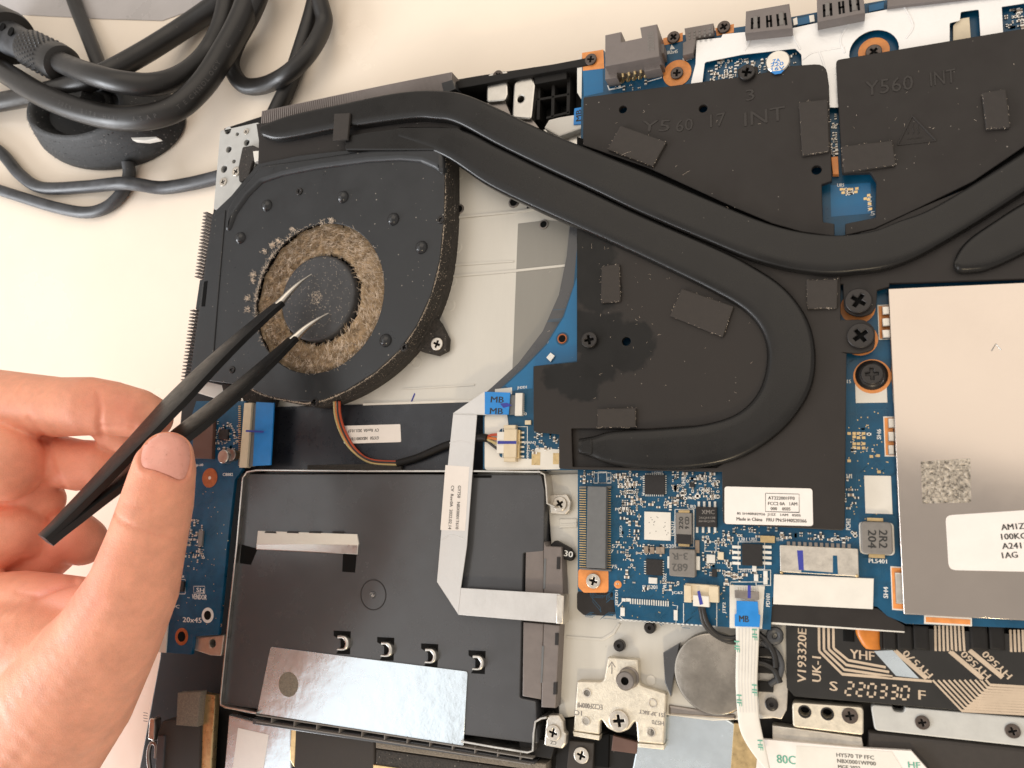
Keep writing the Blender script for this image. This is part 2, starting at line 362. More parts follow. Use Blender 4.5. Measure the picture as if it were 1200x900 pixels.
# ================================================================== LAPTOP
LAP = empty('laptop', (0, 30, TZ), 'opened black laptop showing its fan, heat pipes, blue boards and drive bay', 'laptop')
def part(name, g, m, label=None, **k): return obj(name, g, m, LAP, label=label, **k)

# ---- chassis
tray_px = [(262, 150), (330, 128), (560, 88), (690, 68), (900, 32), (1330, -48), (1400, 1000), (140, 1010), (163, 900), (187, 770), (215, 445), (249, 250)]
TRAY = part('chassis', prism(tray_px, TZ, -9, .6), 'black_plastic', 'black plastic chassis tray')
# rear rim with ribs
g = prism([(522, 97), (600, 84), (690, 67), (690, 76), (600, 92), (522, 107)], -9, .5, .3)
for (x0, y0, x1, y1) in ((629, 90, 633, 140), (646, 84, 650, 138), (664, 82, 668, 134)): g.plus(box(x0, y0, x1, y1, -9, -3, .2))
for (a, b) in (((627, 97), (668, 90)), ((627, 117), (668, 110)), ((640, 138), (668, 131))):
    g.plus(prism([(a[0], a[1] - 1.5), (b[0], b[1] - 1.5), (b[0], b[1] + 1.5), (a[0], a[1] + 1.5)], -9, -3, .2))
g.plus(prism([(626, 84), (664, 77), (664, 92), (626, 99)], -9, -1, .3)); g.plus(prism([(604, 82), (627, 78), (626, 130), (612, 135)], -9, -5, .3))
obj('rear_rim', g, 'black_plastic', TRAY)
g = prism([(676, 70), (682, 66), (684, 90), (687, 112), (681, 116), (676, 108)], -9, 0, .3); obj('rim_tab', g, 'white_film', TRAY)
# metal tongues at the rear
for pts, s in (([(572, 86), (594, 82), (595, 110), (592, 118), (570, 120), (570, 105)], (583, 88)), ([(602, 97), (612, 90), (624, 90), (627, 100), (623, 140), (600, 138)], None)):
    hs = [hole(610, 116, 1.0, -1)] if not s else []
    obj('metal_tongue', prism(pts, -5, -1, .5, r=1.2, holes=hs), 'steel', TRAY)
    if s: screw(s[0], s[1], -1, 1.65, 'screw_brown', TRAY, .5)
obj('metal_tongue', prism([(570, 120), (592, 118), (600, 138), (625, 141), (632, 150), (620, 152), (570, 130)], -6, -2.5, .3), 'steel_dark', TRAY)
obj('metal_tongue', prism([(643, 140), (655, 137), (685, 132), (683, 150), (655, 160), (637, 150)], -4, -1, .5, r=.6), 'white_film', TRAY)
obj('foil_flap', prism([(636, 152), (684, 146), (686, 170), (660, 168)], -5, -3.6, .1), 'steel', TRAY)
b = obj('blue_tab', prism([(673, 127), (684, 125), (684, 145), (672, 146)], -1.2, -.6, .05), 'blue_tab', TRAY)
obj('printed_text', text('MB', 678, 142, 678, 129, 6, -.55), 'ink', TRAY)

# floor plate under the fan
g = prism([(300, 170), (545, 150), (700, 210), (700, 560), (560, 560), (545, 474), (300, 482), (230, 460)], -9, -5, .2)
FLOOR = part('floor_plate', g, 'floor_metal', 'pale metal floor beside the fan')
obj('film_patch', sheet([(607, 262), (640, 258), (690, 262), (690, 360), (640, 420), (600, 445)], -4.94, .05), 'floor_film', FLOOR)
g = prism([(536, 256), (606, 249), (640, 243), (640, 241), (606, 246), (536, 253)], -5, -4.6, .15)
g.plus(prism([(530, 325), (600, 319), (667, 312), (667, 309), (600, 316), (530, 322)], -5, -4.7, .12)); g.plus(prism([(530, 312), (602, 307), (602, 305), (530, 309)], -5, -4.75, .1))
g.plus(prism([(470, 457), (556, 452), (556, 450), (470, 455)], -5, -4.75, .1))
obj('stamped_rib', g, 'floor_metal', FLOOR, kind='stuff')
for (x, y, r, m) in ((538, 245, 1.1, 'deep_black'), (602, 237, 1.15, 'deep_black'), (637, 263, 1.0, 'deep_black')):
    p = W(x, y, -4.8); obj('floor_hole', lathe([(r, -.4), (r, .05)], p, 18), m, FLOOR)
    obj('hole_rim', lathe([(r * 1.01, -.1), (r * 1.05, .14), (r * 1.35, .14), (r * 1.5, -.1)], p, 18, closed=False), 'steel_dark', FLOOR)
obj('slot', prism([(618, 239), (632, 243), (620, 245), (617, 244)], -5, -4.85, 0), 'deep_black', FLOOR)
obj('pen_mark', line([(482, 471), (484, 466), (486, 461)], .45, -4.9), 'blue_ink', FLOOR)
g = G()
for (x, y) in ((536, 205), (535, 290), (529, 330), (527, 358), (480, 421), (488, 425)):
    p = W(x, y, -5); g.plus(lathe([(1.9, -.1), (1.9, .12), (1.5, .16), (1.5, -.1)], p, 16, closed=False))
obj('glue_ring', g, 'floor_metal', FLOOR, kind='stuff')

# insulating film at the fan cut-out, with its dark band
part('insulation_film', prism([(668, 262), (690, 255), (690, 420), (580, 480), (545, 480), (575, 455), (607, 426), (636, 388), (655, 345), (664, 300)], -1.9, -1.4, .05), 'dark_film')

# dark mylar sheet between fan and drive bay
SH = part('mylar_sheet', prism([(280, 478), (420, 474), (560, 470), (572, 474), (640, 480), (640, 552), (280, 556)], -8, -4.6, .2), 'navy_film', 'dark grey plastic sheet between fan and drive bay')
obj('white_edge', prism([(425, 472.5), (560, 468), (560, 471), (425, 475)], -6, -4.3, .1), 'white_film', SH)
obj('foam_strip', prism([(360, 545), (470, 543), (470, 551), (360, 551)], -4.6, -3.2, .2), 'dusty_black', SH)
lb = obj('paper_label', prism([(402, 499), (469, 497), (470, 518), (403, 520)], -4.6, -4.45, .03, r=.4), 'label', SH)
obj('printed_text', texts([('GY750   NBX0001T810', 444, 513, 409, 514.5, 3.6), ('CV  Rev:0A  2021.10.07', 444, 504, 408, 505, 3.6)], -4.4), 'ink_grey', SH)

# ---- mainboard
pcb_px = [(682, 63), (708, 59), (709, 74), (774, 62), (776, 47), (800, 41), (870, 31), (958, 14), (1330, -52), (1330, 741), (1062, 731), (1040, 722), (1028, 711), (905, 700), (903, 738), (865, 736), (722, 725), (718, 694), (677, 693), (677, 551),
          (566, 550), (566, 474), (590, 452), (612, 432), (640, 403), (660, 370), (672, 335), (679, 262)]
PCB = part('mainboard', prism(pcb_px, -1.3, 0, .05), 'pcb', 'blue mainboard crowded with small components')
def on(name, g, m, **k): return obj(name, g, m, PCB, **k)
on('solder_mask_area', sheet([(683, 76), (706, 72), (707, 108), (684, 113)], .04, .04), 'pcb_light')
on('solder_mask_area', sheet([(676, 325), (676, 423), (625, 429), (624, 455), (600, 458), (592, 452), (613, 433), (641, 404), (661, 371), (672, 337)], .04, .04), 'pcb_light')
on('solder_mask_area', sheet([(973, 217), (1020, 214), (1022, 250), (974, 254)], .04, .04), 'pcb_light')
on('white_film', sheet([(568, 486), (594, 484), (596, 500), (585, 503), (585, 536), (625, 538), (627, 524), (657, 527), (658, 550), (568, 551)], .1, .12, r=1), 'white_film')
on('white_film', sheet([(580, 456), (600, 454), (600, 462), (580, 464)], .1, .1), 'white_film')
# traces
def traces(zones, n, z=.02, w=(.07, .14)):
    g = G()
    for (x0, y0, x1, y1, k) in zones:
        a, b = W(x0, y1, z), W(x1, y0, z); lx, hx, ly, hy = min(a.x, b.x), max(a.x, b.x), min(a.y, b.y), max(a.y, b.y)
        for i in range(k):
            p = Vector((random.uniform(lx, hx), random.uniform(ly, hy))); d = random.randrange(4) * 2; P = [p.copy()]
            for s in range(random.randint(1, 4)):
                an = d * math.pi / 4; q = P[-1] + Vector((math.cos(an), math.sin(an))) * random.uniform(.8, 5)
                if not (lx < q.x < hx and ly < q.y < hy): break
                P.append(q); d += random.choice((-1, 1))
            if len(P) < 2: continue
            nn = random.choice((1, 1, 2, 3, 4)); ww = random.uniform(*w)
            for j in range(nn): g.plus(strip([q + Vector((.42, .3)) * j for q in P], ww, z + .004 * (i % 5)))
    return g
Z = [(684, 556, 842, 725, 170), (842, 622, 905, 730, 50), (905, 625, 1030, 690, 40), (996, 420, 1044, 700, 90), (620, 432, 655, 545, 18), (640, 330, 675, 420, 5), (965, 215, 1024, 258, 10), (826, 60, 936, 95, 30), (686, 74, 810, 110, 20)]
on('board_traces', traces(Z, 0), 'trace', kind='stuff')
# crowd of tiny parts
KEEP = [(676, 568, 722, 668), (754, 554, 782, 582), (752, 597, 790, 635), (789, 596, 814, 644), (811, 588, 843, 628), (752, 652, 780, 676), (780, 640, 822, 678), (798, 680, 845, 712), (855, 682, 899, 738),
        (860, 632, 906, 668), (905, 636, 1050, 716), (1006, 608, 1050, 653), (1010, 553, 1047, 605), (1000, 420, 1047, 476), (674, 664, 716, 696), (722, 696, 800, 728), (890, 624, 910, 638), (700, 555, 714, 566)]
def smds(zones, z=0):
    g = G(); n = 0
    for (x0, y0, x1, y1, k, pv) in zones:
        for i in range(k):
            x, y = random.uniform(x0, x1), random.uniform(y0, y1)
            if any(a - 3 < x < c + 3 and b - 3 < y < d + 3 for a, b, c, d in KEEP): continue
            p = W(x, y, z); p.x = round(p.x / .62) * .62; p.y = round(p.y / .62) * .62
            u = (1, 0) if random.random() < pv else (0, 1)
            big = random.random() < .12; l = .62 if big else random.choice((.30, .34, .45)); w = l * .5; h = .45 if big else .25; mi = 0 if random.random() < .55 else 1
            g.add(*obx(p, u, w, l * .55, h, z), mi)
            for s in (-1, 1): g.add(*obx((p.x + u[0] * l * .8 * s, p.y + u[1] * l * .8 * s), u, w * 1.08, l * .27, h * 1.08, z), 2)
    return g
ZS = [(680, 553, 740, 568, 40, .5), (716, 556, 756, 600, 90, .4), (722, 560, 745, 650, 46, .8), (780, 553, 845, 600, 170, .5), (735, 580, 850, 602, 90, .5), (742, 604, 756, 640, 26, .5), (722, 640, 760, 700, 34, .6), (748, 640, 784, 655, 36, .2),
      (775, 676, 805, 700, 50, .5), (812, 626, 868, 690, 110, .5), (842, 618, 915, 640, 80, .3), (896, 625, 1006, 634, 46, .5), (848, 655, 908, 690, 70, .5), (905, 640, 914, 690, 10, .5), (995, 500, 1022, 530, 12, .5), (990, 560, 1010, 600, 12, .5),
      (620, 500, 656, 530, 38, .4), (830, 70, 905, 95, 110, .4), (905, 62, 936, 80, 14, .4), (996, 610, 1008, 636, 12, .5), (990, 222, 1000, 228, 10, .5), (716, 96, 760, 112, 12, .5), (750, 700, 800, 716, 18, .4)]
on('small_components', smds(ZS), ['smd_tan', 'smd_black', 'solder'], kind='stuff')
g = G()
for (x, y) in ((1001, 508), (1006, 508), (1012, 508), (1001, 512), (1006, 513), (1012, 513), (1001, 520), (1006, 520), (1012, 520), (1001, 524), (1006, 525), (1012, 525), (995, 508), (1021, 535), (1029, 534), (995, 540), (1030, 553), (986, 222), (990, 222), (994, 222), (998, 222), (988, 226), (993, 226), (998, 226), (1003, 225), (1004, 221), (1018, 229), (1018, 234), (1019, 239), (1020, 245), (1014, 233)):
    g.add(*obx(W(x, y, 0), (1, 0), .32, .38, .12, 0))
for x, y0, y1 in ((1017, 229, 250), (1021, 229, 250)): pass
for i in range(60):
    x, y = random.uniform(994, 1042), random.uniform(480, 610); p = W(x, y, 0); g.add(*obx(p, (1, 0), .12, .12, .04, 0))
for i in range(90):
    x, y = random.uniform(722, 900), random.uniform(600, 728); p = W(x, y, 0); g.add(*obx(p, (1, 0), .12, .12, .04, 0))
on('solder_pads', g, 'gold', kind='stuff')

# bottom-edge contact rows and open footprints (silkscreen frames)
g = G()
def frame(x0, y0, x1, y1, w=.16, z=.05): return line([(x0, y0), (x1, y0), (x1, y1), (x0, y1), (x0, y0)], w, z)
for r in ((701, 553, 711, 566), (791, 597, 813, 641), (865, 635, 896, 667), (826, 635, 839, 646), (856, 682, 896, 690), (886, 668, 903, 686), (589, 500, 618, 543), (696, 554, 716, 566)): g.plus(frame(*r))
g.plus(line([(801, 707), (801, 730)], .16, .05)); g.plus(line([(840, 707), (840, 734)], .16, .05)); g.plus(line([(726, 722), (730, 726), (792, 731), (794, 710), (788, 709)], .18, .05)); g.plus(line([(730, 704), (724, 711)], .18, .05))
g.plus(line([(712, 100), (714, 105), (730, 102)], .3, .05)); g.plus(line([(758, 96), (775, 91), (774, 76)], .3, .05))
for i in range(22): x = 726 + i * 5.2; g.plus(line([(x, 726.5 + i * .35), (x + 3, 726.8 + i * .35)], .3, .05))
T = [('PQ2001', 721, 597, 737, 597, 4), ('JSSD', 728, 630, 728, 616, 4), ('57', 717, 640, 725, 640, 4), ('67', 711, 646, 719, 646, 4), ('75', 716, 664, 723, 664, 4), ('PL5201', 774, 640, 792, 640, 4.5), ('TC5212', 788, 629, 788, 611, 4.5),
     ('UB3', 806, 594, 815, 594, 4.5), ('UH3', 801, 569, 801, 560, 4.5), ('CHIC', 819, 573, 832, 573, 4), ('RH14', 837, 570, 837, 560, 4), ('PU5201', 753, 688, 770, 688, 4.5), ('PR5202', 779, 692, 779, 672, 4), ('JH2', 822, 630, 831, 630, 4.5),
     ('JSFTD1', 723, 710, 723, 692, 4.5), ('JTP2', 849, 719, 849, 706, 4.5), ('PD101', 900, 711, 900, 696, 4.5), ('UB1', 866, 632, 875, 632, 4), ('UB2', 878, 632, 887, 632, 4), ('JBATT1', 975, 632, 994, 633, 5), ('PL5401', 1018, 657, 1039, 658, 5),
     ('PC5412', 994, 621, 994, 608, 5), ('G15', 987, 447, 997, 447, 4), ('H1', 992, 558, 998, 558, 5), ('SH6', 1030, 515, 1030, 503, 4.5), ('SH4', 1038, 701, 1038, 688, 5), ('J7', 711, 561, 717, 561, 4), ('JHDD1', 606, 455, 617, 454, 4),
     ('10', 612, 485, 617, 485, 3.5), ('JFAN2', 614, 519, 628, 519, 4), ('JRTC1', 619, 541, 619, 528, 4), ('U2001', 764, 554, 776, 554, 3), ('20', 750, 560, 755, 560, 3.5), ('31', 752, 579, 758, 579, 3.5), ('40', 776, 577, 781, 577, 3.5),
     ('RH01', 806, 583, 817, 583, 3.5), ('UR5', 981, 217, 989, 217, 4), ('5', 1020, 250, 1025, 250, 5), ('JC62', 787, 695, 800, 695, 4), ('PU5', 829, 662, 829, 652, 4), ('YH1', 909, 632, 917, 632, 4), ('R0115', 848, 673, 860, 675, 3.5), ('D0112', 868, 669, 880, 669, 3), ('HB2x45', 780, 62, 794, 60, 4), ('K 21V', 800, 70, 811, 68, 4)]
g.plus(texts(T, .05))
g.plus(prism([(785, 58), (791, 57), (787, 52)], 0, .06, 0)); g.plus(prism([(1023, 48), (1028, 47), (1026, 53)], 0, .06, 0))
for y in range(4): g.plus(line([(1017, 229 + y * 5), (1021, 231 + y * 5), (1017, 232 + y * 5)], .25, .05))
on('silkscreen_print', g, 'silk', kind='stuff')
# large parts on the board
def legs(rows, r=.16, L=.9, z=0):
    g = G()
    for (x0, y0, x1, y1, n, ux, uy) in rows:
        for i in range(n):
            t = i / max(1, n - 1); p = W(x0 + (x1 - x0) * t, y0 + (y1 - y0) * t, .2); g.add(*obx(p, (ux, uy), r, L / 2, .3, .05))
    return g
def chip(rc, h, m='chip', name='chip', b=.1, tx=None, tm='ink_grey', tz=None):
    c = on(name, box(*rc, 0, h, b), m)
    if tx: on('printed_text', texts(tx, h + .03), tm)
    return c
chip((755.5, 556.5, 779, 579.5), .9); on('chip_pins', legs([(754.5, 558, 754.5, 578, 9, 1, 0), (780, 558, 780, 578, 9, 1, 0), (757, 556, 777, 556, 9, 0, 1), (757, 580.5, 777, 580.5, 9, 0, 1)], .1, .5), 'solder')
on('white_label', box(755, 600, 786, 633, .05, .35, .03), 'white_film')
g = G()
for i in range(16): p = W(random.uniform(759, 783), random.uniform(604, 630), .4); g.add(*obx(p, (1, 0), .1, .1, .02, .34))
on('label_pits', g, 'ink_grey')
for x, y in ((0, 0),):
    on('tantalum_capacitor', box(792, 601, 810.5, 637, 0, 1.9, .15), 'chip_grey'); on('marking_band', box(792.5, 626, 810.3, 637.5, .1, 1.94, .1), 'chip'); on('capacitor_end', box(795, 598, 808, 602, 0, 1.2, .1), 'gold'); on('capacitor_end', box(795, 636, 808, 640.5, 0, 1.2, .1), 'gold')
    on('printed_text', texts([('220', 798, 620, 798, 606, 5), ('9 CD', 805, 620, 805, 606, 5)], 1.97), 'ink')
chip((815.5, 594, 840, 617.5), 1.3, tx=[('XMC', 822, 600, 837, 600, 5), ('25QH128', 819, 607, 838, 607, 3), ('BHIQ2R', 819, 611, 838, 611, 2.6)], tm='chip_grey')
on('chip_legs', legs([(819, 591, 838, 591, 4, 0, 1), (817, 621, 838, 621, 4, 0, 1)], .28, 1.4), 'solder')
chip((757, 655.5, 776, 674), .8); on('chip_pins', legs([(756, 658, 756, 672, 6, 1, 0), (777, 658, 777, 672, 6, 1, 0)], .1, .5), 'solder')
on('chip_end', box(760, 677, 770, 684, 0, .8, .1), 'solder')
on('power_inductor', box(784, 643.5, 815, 676, 0, 2.4, .3, r=.6), 'chip_grey'); on('printed_text', texts([('3-R', 806, 652, 788, 652, 8), ('682', 806, 665, 788, 665, 9)], 2.44), 'ink_grey'); on('inductor_lead', box(815.5, 652, 820, 668, 0, 1.2, .1), 'solder'); on('inductor_lead', box(782, 652, 785, 666, 0, 1.2, .1), 'solder')
chip((869.5, 637.5, 893, 663), 1.3); on('chip_legs', legs([(863, 641, 863, 660, 4, 1, 0), (899, 641, 899, 660, 4, 1, 0)], .34, 2.0), 'solder')
on('crystal', box(891, 628, 908, 636, 0, .9, .1), 'gold'); on('chip_end', box(841, 647, 848, 656, 0, .8, .1), 'cream'); on('chip_end', box(828, 650, 838, 660, 0, .6, .1), 'solder')
for (x, y) in ((757, 644), (764, 645), (771, 645), (776, 645), (817, 637), (817, 644), (884, 666), (897, 673), (897, 681), (886, 677)): on('chip_capacitor', box(x - 2.5, y - 4, x + 2.5, y + 4, 0, .7, .1), 'solder' if x > 880 else 'smd_tan')
on('small_chip', box(834, 667, 840, 676, 0, .7, .1), 'chip'); on('small_chip', box(808, 565, 814, 571, 0, .6, .1), 'chip')
on('white_pad', box(1013.5, 557.5, 1045, 602, 0, .12, .02), 'white_film'); on('white_pad', box(1002.5, 449, 1039.5, 472, 0, .1, .02), 'white_film')
IN = on('power_inductor', box(1009, 611.5, 1046, 649.5, 0, 2.4, .3, r=1), 'chip_grey'); on('printed_text', texts([('204', 1022, 621, 1022, 642, 9), ('2R2', 1035, 621, 1035, 642, 9)], 2.44), 'ink'); on('inductor_lead', box(1016, 607, 1035, 611, 0, 1, .1), 'gold'); on('inductor_lead', box(1018, 649, 1037, 654, 0, 1, .1), 'gold')
on('inductor_base', box(1007, 612, 1048, 650, 0, .6, .1, r=1), 'white_film')
# M.2 slot
on('card_slot', box(687.5, 570, 710, 666, 0, 2.6, .25), 'connector_grey')
on('slot_pins', legs([(683, 571.5, 683, 664, 34, 1, 0)], .12, 1.8), 'gold'); on('slot_pins', legs([(713.5, 572, 713.5, 665, 34, 1, 0)], .12, 1.1), 'gold')
for q in ((679, 569.5, 687, 571.5), (710.5, 569.5, 716, 572), (679, 666.5, 716, 668.5)): on('slot_shell', box(*q, 0, 1.1, .1), 'connector_grey')
on('copper_pad', prism([(677.5, 666.5), (713, 666.5), (713, 694.5), (684, 694.5), (677.5, 688)], 0, .06, 0, r=1), 'copper'); screw(695, 681, .06, 1.95, 'screw_silver', PCB, .6)
p = W(724, 685, .1); on('plated_hole', lathe([(.35, .02), (.35, .1), (.8, .1), (1, 0)], p, 16), 'copper')
# flat footprint pins above the open edge
on('contact_row', legs([(739, 704.5, 783, 707.5, 17, 0, 1)], .14, 1.3), 'solder'); on('contact_row', legs([(731, 703, 736, 703, 2, 0, 1)], .5, .8), 'solder')
on('anchor_pad', box(727, 712, 732, 722, 0, .3, .05), 'solder'); on('anchor_pad', box(789.5, 715, 794, 727, 0, .3, .05), 'solder')
# coin-cell connector
CC = on('battery_connector', box(803, 685, 840, 704, 0, 1.6, .15), 'cream'); on('connector_wing', box(801.5, 686, 810, 706, 0, 2.2, .15), 'cream'); on('connector_wing', box(830.5, 687, 842, 706, 0, 2.2, .15), 'cream')
on('wire_housing', box(812, 698, 831, 711, .3, 2.4, .2), 'white_film'); on('pen_mark', prism([(817, 693), (820, 692), (824, 708), (820, 709)], 2.4, 2.46, 0), 'blue_ink')
# touch-pad ribbon connector
on('white_film', sheet([(855, 685.5), (896, 687), (893, 737), (855, 736)], .12, .12), 'white_film')
on('ribbon_socket', box(861, 693, 889, 702, .1, 1.4, .12), 'steel_dark'); on('socket_pins', legs([(864, 691, 887, 691, 9, 0, 1)], .14, 1.2), 'solder'); on('pen_mark', line([(878, 686), (878, 701)], .7, 1.45), 'blue_ink')
# main battery socket
on('battery_socket', box(914, 641, 1006, 673, 0, 1.4, .15, r=.3), 'tinplate'); on('socket_slot', prism([(934, 645), (941, 645), (942, 668), (936, 668)], 1.0, 1.43, 0), 'blue_ink'); on('socket_slot', prism([(976, 651), (981, 651), (982, 673), (976, 673)], 1.0, 1.43, 0), 'pcb'); on('socket_slot', prism([(939, 668), (976, 671), (976, 673), (939, 671)], 1.0, 1.43, 0), 'pcb')
on('socket_pins', legs([(924, 637.5, 995, 640.5, 12, 0, 1)], .35, 1.2), 'steel_dark'); on('insulating_tape', prism([(907, 673), (1024, 678), (1023, 714), (906, 708)], 0, .5, .06), 'white_film')
on('solder_lug', dome(916, 670, .3, .5, 1.3), 'gold'); on('solder_lug', dome(1004, 674, .3, .5, 1.3), 'gold')
part('insulation_film', prism([(904, 708), (1028, 713), (1060, 733), (1060, 740), (904, 729)], -1.6, -.35, .05), 'plate'); part('board_edge', prism([(904, 728), (1060, 738), (1060, 741.5), (904, 731.5)], -2.2, -.5, .05), 'white_film')
part('insulation_film', prism([(676, 692), (718, 693), (721, 722), (684, 721), (676, 714)], -4.4, -1.5, .1, r=1.2), 'plate')

# drive-ribbon socket and fan connector (by the cut-out)
on('ribbon_socket', box(603.5, 460.5, 612, 487, 0, 1.5, .12), 'white_film'); on('socket_latch', box(597, 463, 604, 486, .2, 1.2, .1), 'connector_grey'); on('socket_pins', legs([(605.5, 463, 605.5, 485, 10, 1, 0)], .16, 2.6, 0), 'ink'.replace('ink', 'chip')); on('socket_pins', legs([(613, 463, 613, 485, 10, 1, 0)], .12, .8), 'solder')
FC = on('fan_connector', box(590, 503, 605, 536, 0, 2.4, .2), 'cream'); on('connector_wing', box(590, 498, 604, 504, 0, 2.0, .2), 'cream'); on('connector_wing', box(590, 534, 604, 541, 0, 2.0, .2), 'cream'); on('wire_housing', box(582, 506, 592, 531, .3, 2.2, .2), 'white_film')
on('connector_comb', box(604, 504, 609, 537, 0, 1.6, .1), 'gold'); on('socket_pins', legs([(612, 507, 612, 535, 6, 1, 0)], .25, 1.2), 'solder'); on('pen_mark', line([(583, 518.5), (605, 518.5)], .8, 2.46), 'blue_ink')
on('chip_end', box(615, 492.5, 622, 497.5, 0, .8, .1), 'cream')
g = box(623, 530, 633, 545, .05, .16, 0); on('gold_pad', g, 'gold'); on('gold_pad', box(648, 531, 655, 544, .05, .16, 0), 'gold')
on('chip_capacitor', prism([(640, 419), (645, 413), (650, 417), (645, 424)], 0, .7, .1), 'solder')
p = W(659, 397, .05); on('plated_hole', lathe([(1.05, 0), (1.05, .25), (1.35, .3), (1.45, 0)], p, 22), 'copper_dark'); on('hole_core', lathe([(1.0, 0), (1.0, .2)], p, 20), 'deep_black'); on('hole_halo', lathe([(1.9, -.03), (1.9, .02)], p, 22), 'pcb')

# copper rings under the board screws on the right, shield clips
for (x, y, r) in ((1005, 361, 3.4), (1008, 398, 3.4)): p = W(x, y, .05); on('copper_pad', lathe([(r * 1.15, 0), (r * 1.15, .06)], p, 30), 'copper')
p = W(1022, 441, .05); on('copper_pad', lathe([(4.1, 0), (4.1, .14)], p, 30), 'copper'); screw(1022, 438, 1.0, 2.5, 'screw_black', PCB, 1.3, True)
for (x0, y0, x1, y1, n) in ((1029, 357, 1042, 398, 3), (1036, 488, 1047, 535, 3), (1044.5, 664, 1057, 715, 1)):
    on('shield_clip_pad', box(x0, y0, x1, y1, 0, .1, 0), 'white_film'); on('copper_pad', box(x0 + 1.2, y0 + 1.5, x1, y1 - 1.5, .1, .16, 0), 'copper')
    for i in range(n):
        h = (y1 - y0) / n; on('shield_clip', box(x0 + 5, y0 + h * i + h * .14, x1 + 1, y0 + h * (i + .86), .16, 1.6, .25), 'steel')
on('shield_clip_pad', prism([(1083, 721), (1139, 724), (1139, 734), (1083, 731)], 0, .1, 0), 'white_film'); on('copper_pad', prism([(1085, 723), (1137, 726), (1137, 732), (1085, 729)], .1, .16, 0), 'copper')

# metal shield can
SHD = part('shield_can', prism([(1040.5, 338), (1330, 325), (1345, 735), (1059, 720)], .3, 3.4, .3, br=2), 'shield', 'shiny silver metal shield can')
obj('glitter_patch', prism([(1079, 541), (1137, 537), (1138, 589), (1081, 590)], 3.4, 3.46, 0), 'glitter', SHD)
g = tube([W(1162, 411, 3.42), W(1167, 403, 3.42), W(1173, 410, 3.42)], .16, 6); obj('stamped_mark', g, 'steel', SHD)
obj('paper_label', prism([(1108, 604), (1290, 592), (1290, 672), (1112, 668)], 3.4, 3.52, .03, r=1.4), 'label', SHD)
obj('printed_text', texts([('AM1ZT000', 1173, 618, 1222, 615, 7), ('100KG0100', 1173, 629, 1226, 627, 7), ('A2411', 1174, 640, 1202, 639, 7), ('1AG', 1174, 651, 1192, 650, 7)], 3.56), 'ink', SHD)

# rear ports
def rscrew(x, y, z=.2, r=1.75): screw(x, y, z, r, 'screw_brown', PCB, .7)
on('copper_pad', prism([(682, 62), (707, 58), (708, 80), (683, 83)], 0, .08, 0), 'copper'); rscrew(692, 69)
p = W(793.5, 86, .1); on('copper_pad', lathe([(3.9, 0), (3.9, .1)], p, 30), 'copper'); rscrew(793, 85)
on('copper_pad', prism([(777, 45), (800, 38), (800, 48), (778, 53)], 0, .1, 0), 'copper'); rscrew(789, 43); on('copper_pad', prism([(838, 33), (860, 28), (860, 38), (840, 42)], 0, .1, 0), 'copper'); rscrew(848, 31)
RJ = on('network_socket', prism([(709, 41), (728, 37), (728, 49), (752, 44), (750, 32), (770, 28), (773, 66), (709, 78)], .2, 8.5, .25), 'socket_grey')
on('socket_foot', G().plus(prism([(709, 79), (723, 76), (723, 91), (709, 93)], .1, 4.5, .2)).plus(prism([(755, 70), (773, 66), (774, 80), (755, 84)], .1, 4.5, .2)), 'socket_grey'); on('socket_tongue', prism([(724, 77), (754, 71), (754, 78), (725, 84)], .1, 4.0, .2), 'brown_pad'.replace('brown_pad', 'socket_grey'))
on('socket_ear', prism([(773, 52), (778, 51), (778, 62), (773, 63)], .1, 5, .2), 'socket_grey'); on('raised_text', text('220226', 763, 60, 762, 38, 7, 8.55), 'chip_grey')
g = G()
for i in range(5):
    for k, (dx, dy) in enumerate(((0, 0), (4, -4))):
        if i == 4 and k: continue
        x, y = 729 + i * 7 + dx, 95 - i * 1.5 + dy; a = W(x, y, .3); b_ = W(x + 1, y - 6, 3.2); c_ = W(x + 1, y - 9, 3.4); g.plus(tube([a, b_, c_], .35, 8)); g.plus(lathe([(.75, 0), (.5, .5), (.2, .8)], W(x, y, .05), 10))
on('socket_pins', g, 'gold')
on('port_cover', prism([(802, 33), (836, 27), (836, 38), (816, 43), (812, 62), (800, 65), (800, 50), (804, 48)], .2, 3, .2), 'socket_grey')
g = G()
for i in range(5):
    for j in range(3): p = W(808 + i * 6, 38 - i * 1.1 + j * 3.6, 3.02); g.plus(lathe([(.35, 0), (.3, .12)], p, 8))
on('cover_dimples', g, 'chip_grey')
for (q, s) in (([(874, 13), (925, 4), (929, 33), (873, 39)], 0), ([(957, -4), (1011, -13), (1014, 15), (958, 26)], 1)):
    U = on('usb_port', prism(q, 0, 5.5, .25), 'socket_grey')
    (ax, ay), (bx_, by), (cx, cy), (dx, dy) = q
    def bl(u, v): return (ax + (bx_ - ax) * u + ((dx - ax) + ((cx - dx) - (bx_ - ax)) * u) * v, ay + (by - ay) * u + ((dy - ay) + ((cy - dy) - (by - ay)) * u) * v)
    g = G()
    for (u0, u1) in ((.12, .32), (.45, .58), (.68, .9)):
        for loop in ([(u0, .35), (u0 + .05, .35), (u0 + .05, .85), (u0, .85)], [(u1 - .05, .35), (u1, .35), (u1, .85), (u1 - .05, .85)], [(u0, .55), (u1, .55), (u1, .63), (u0, .63)]):
            g.plus(prism([bl(*t) for t in loop], 5.45, 5.54, 0))
    on('port_slots', g, 'deep_black'); on('port_springs', G().plus(prism([bl(*t) for t in ((.18, .3), (.26, .3), (.26, .8), (.18, .8))], 5.4, 5.7, .05)).plus(prism([bl(*t) for t in ((.74, .3), (.83, .3), (.83, .8), (.74, .8))], 5.4, 5.7, .05)), 'chip_grey')
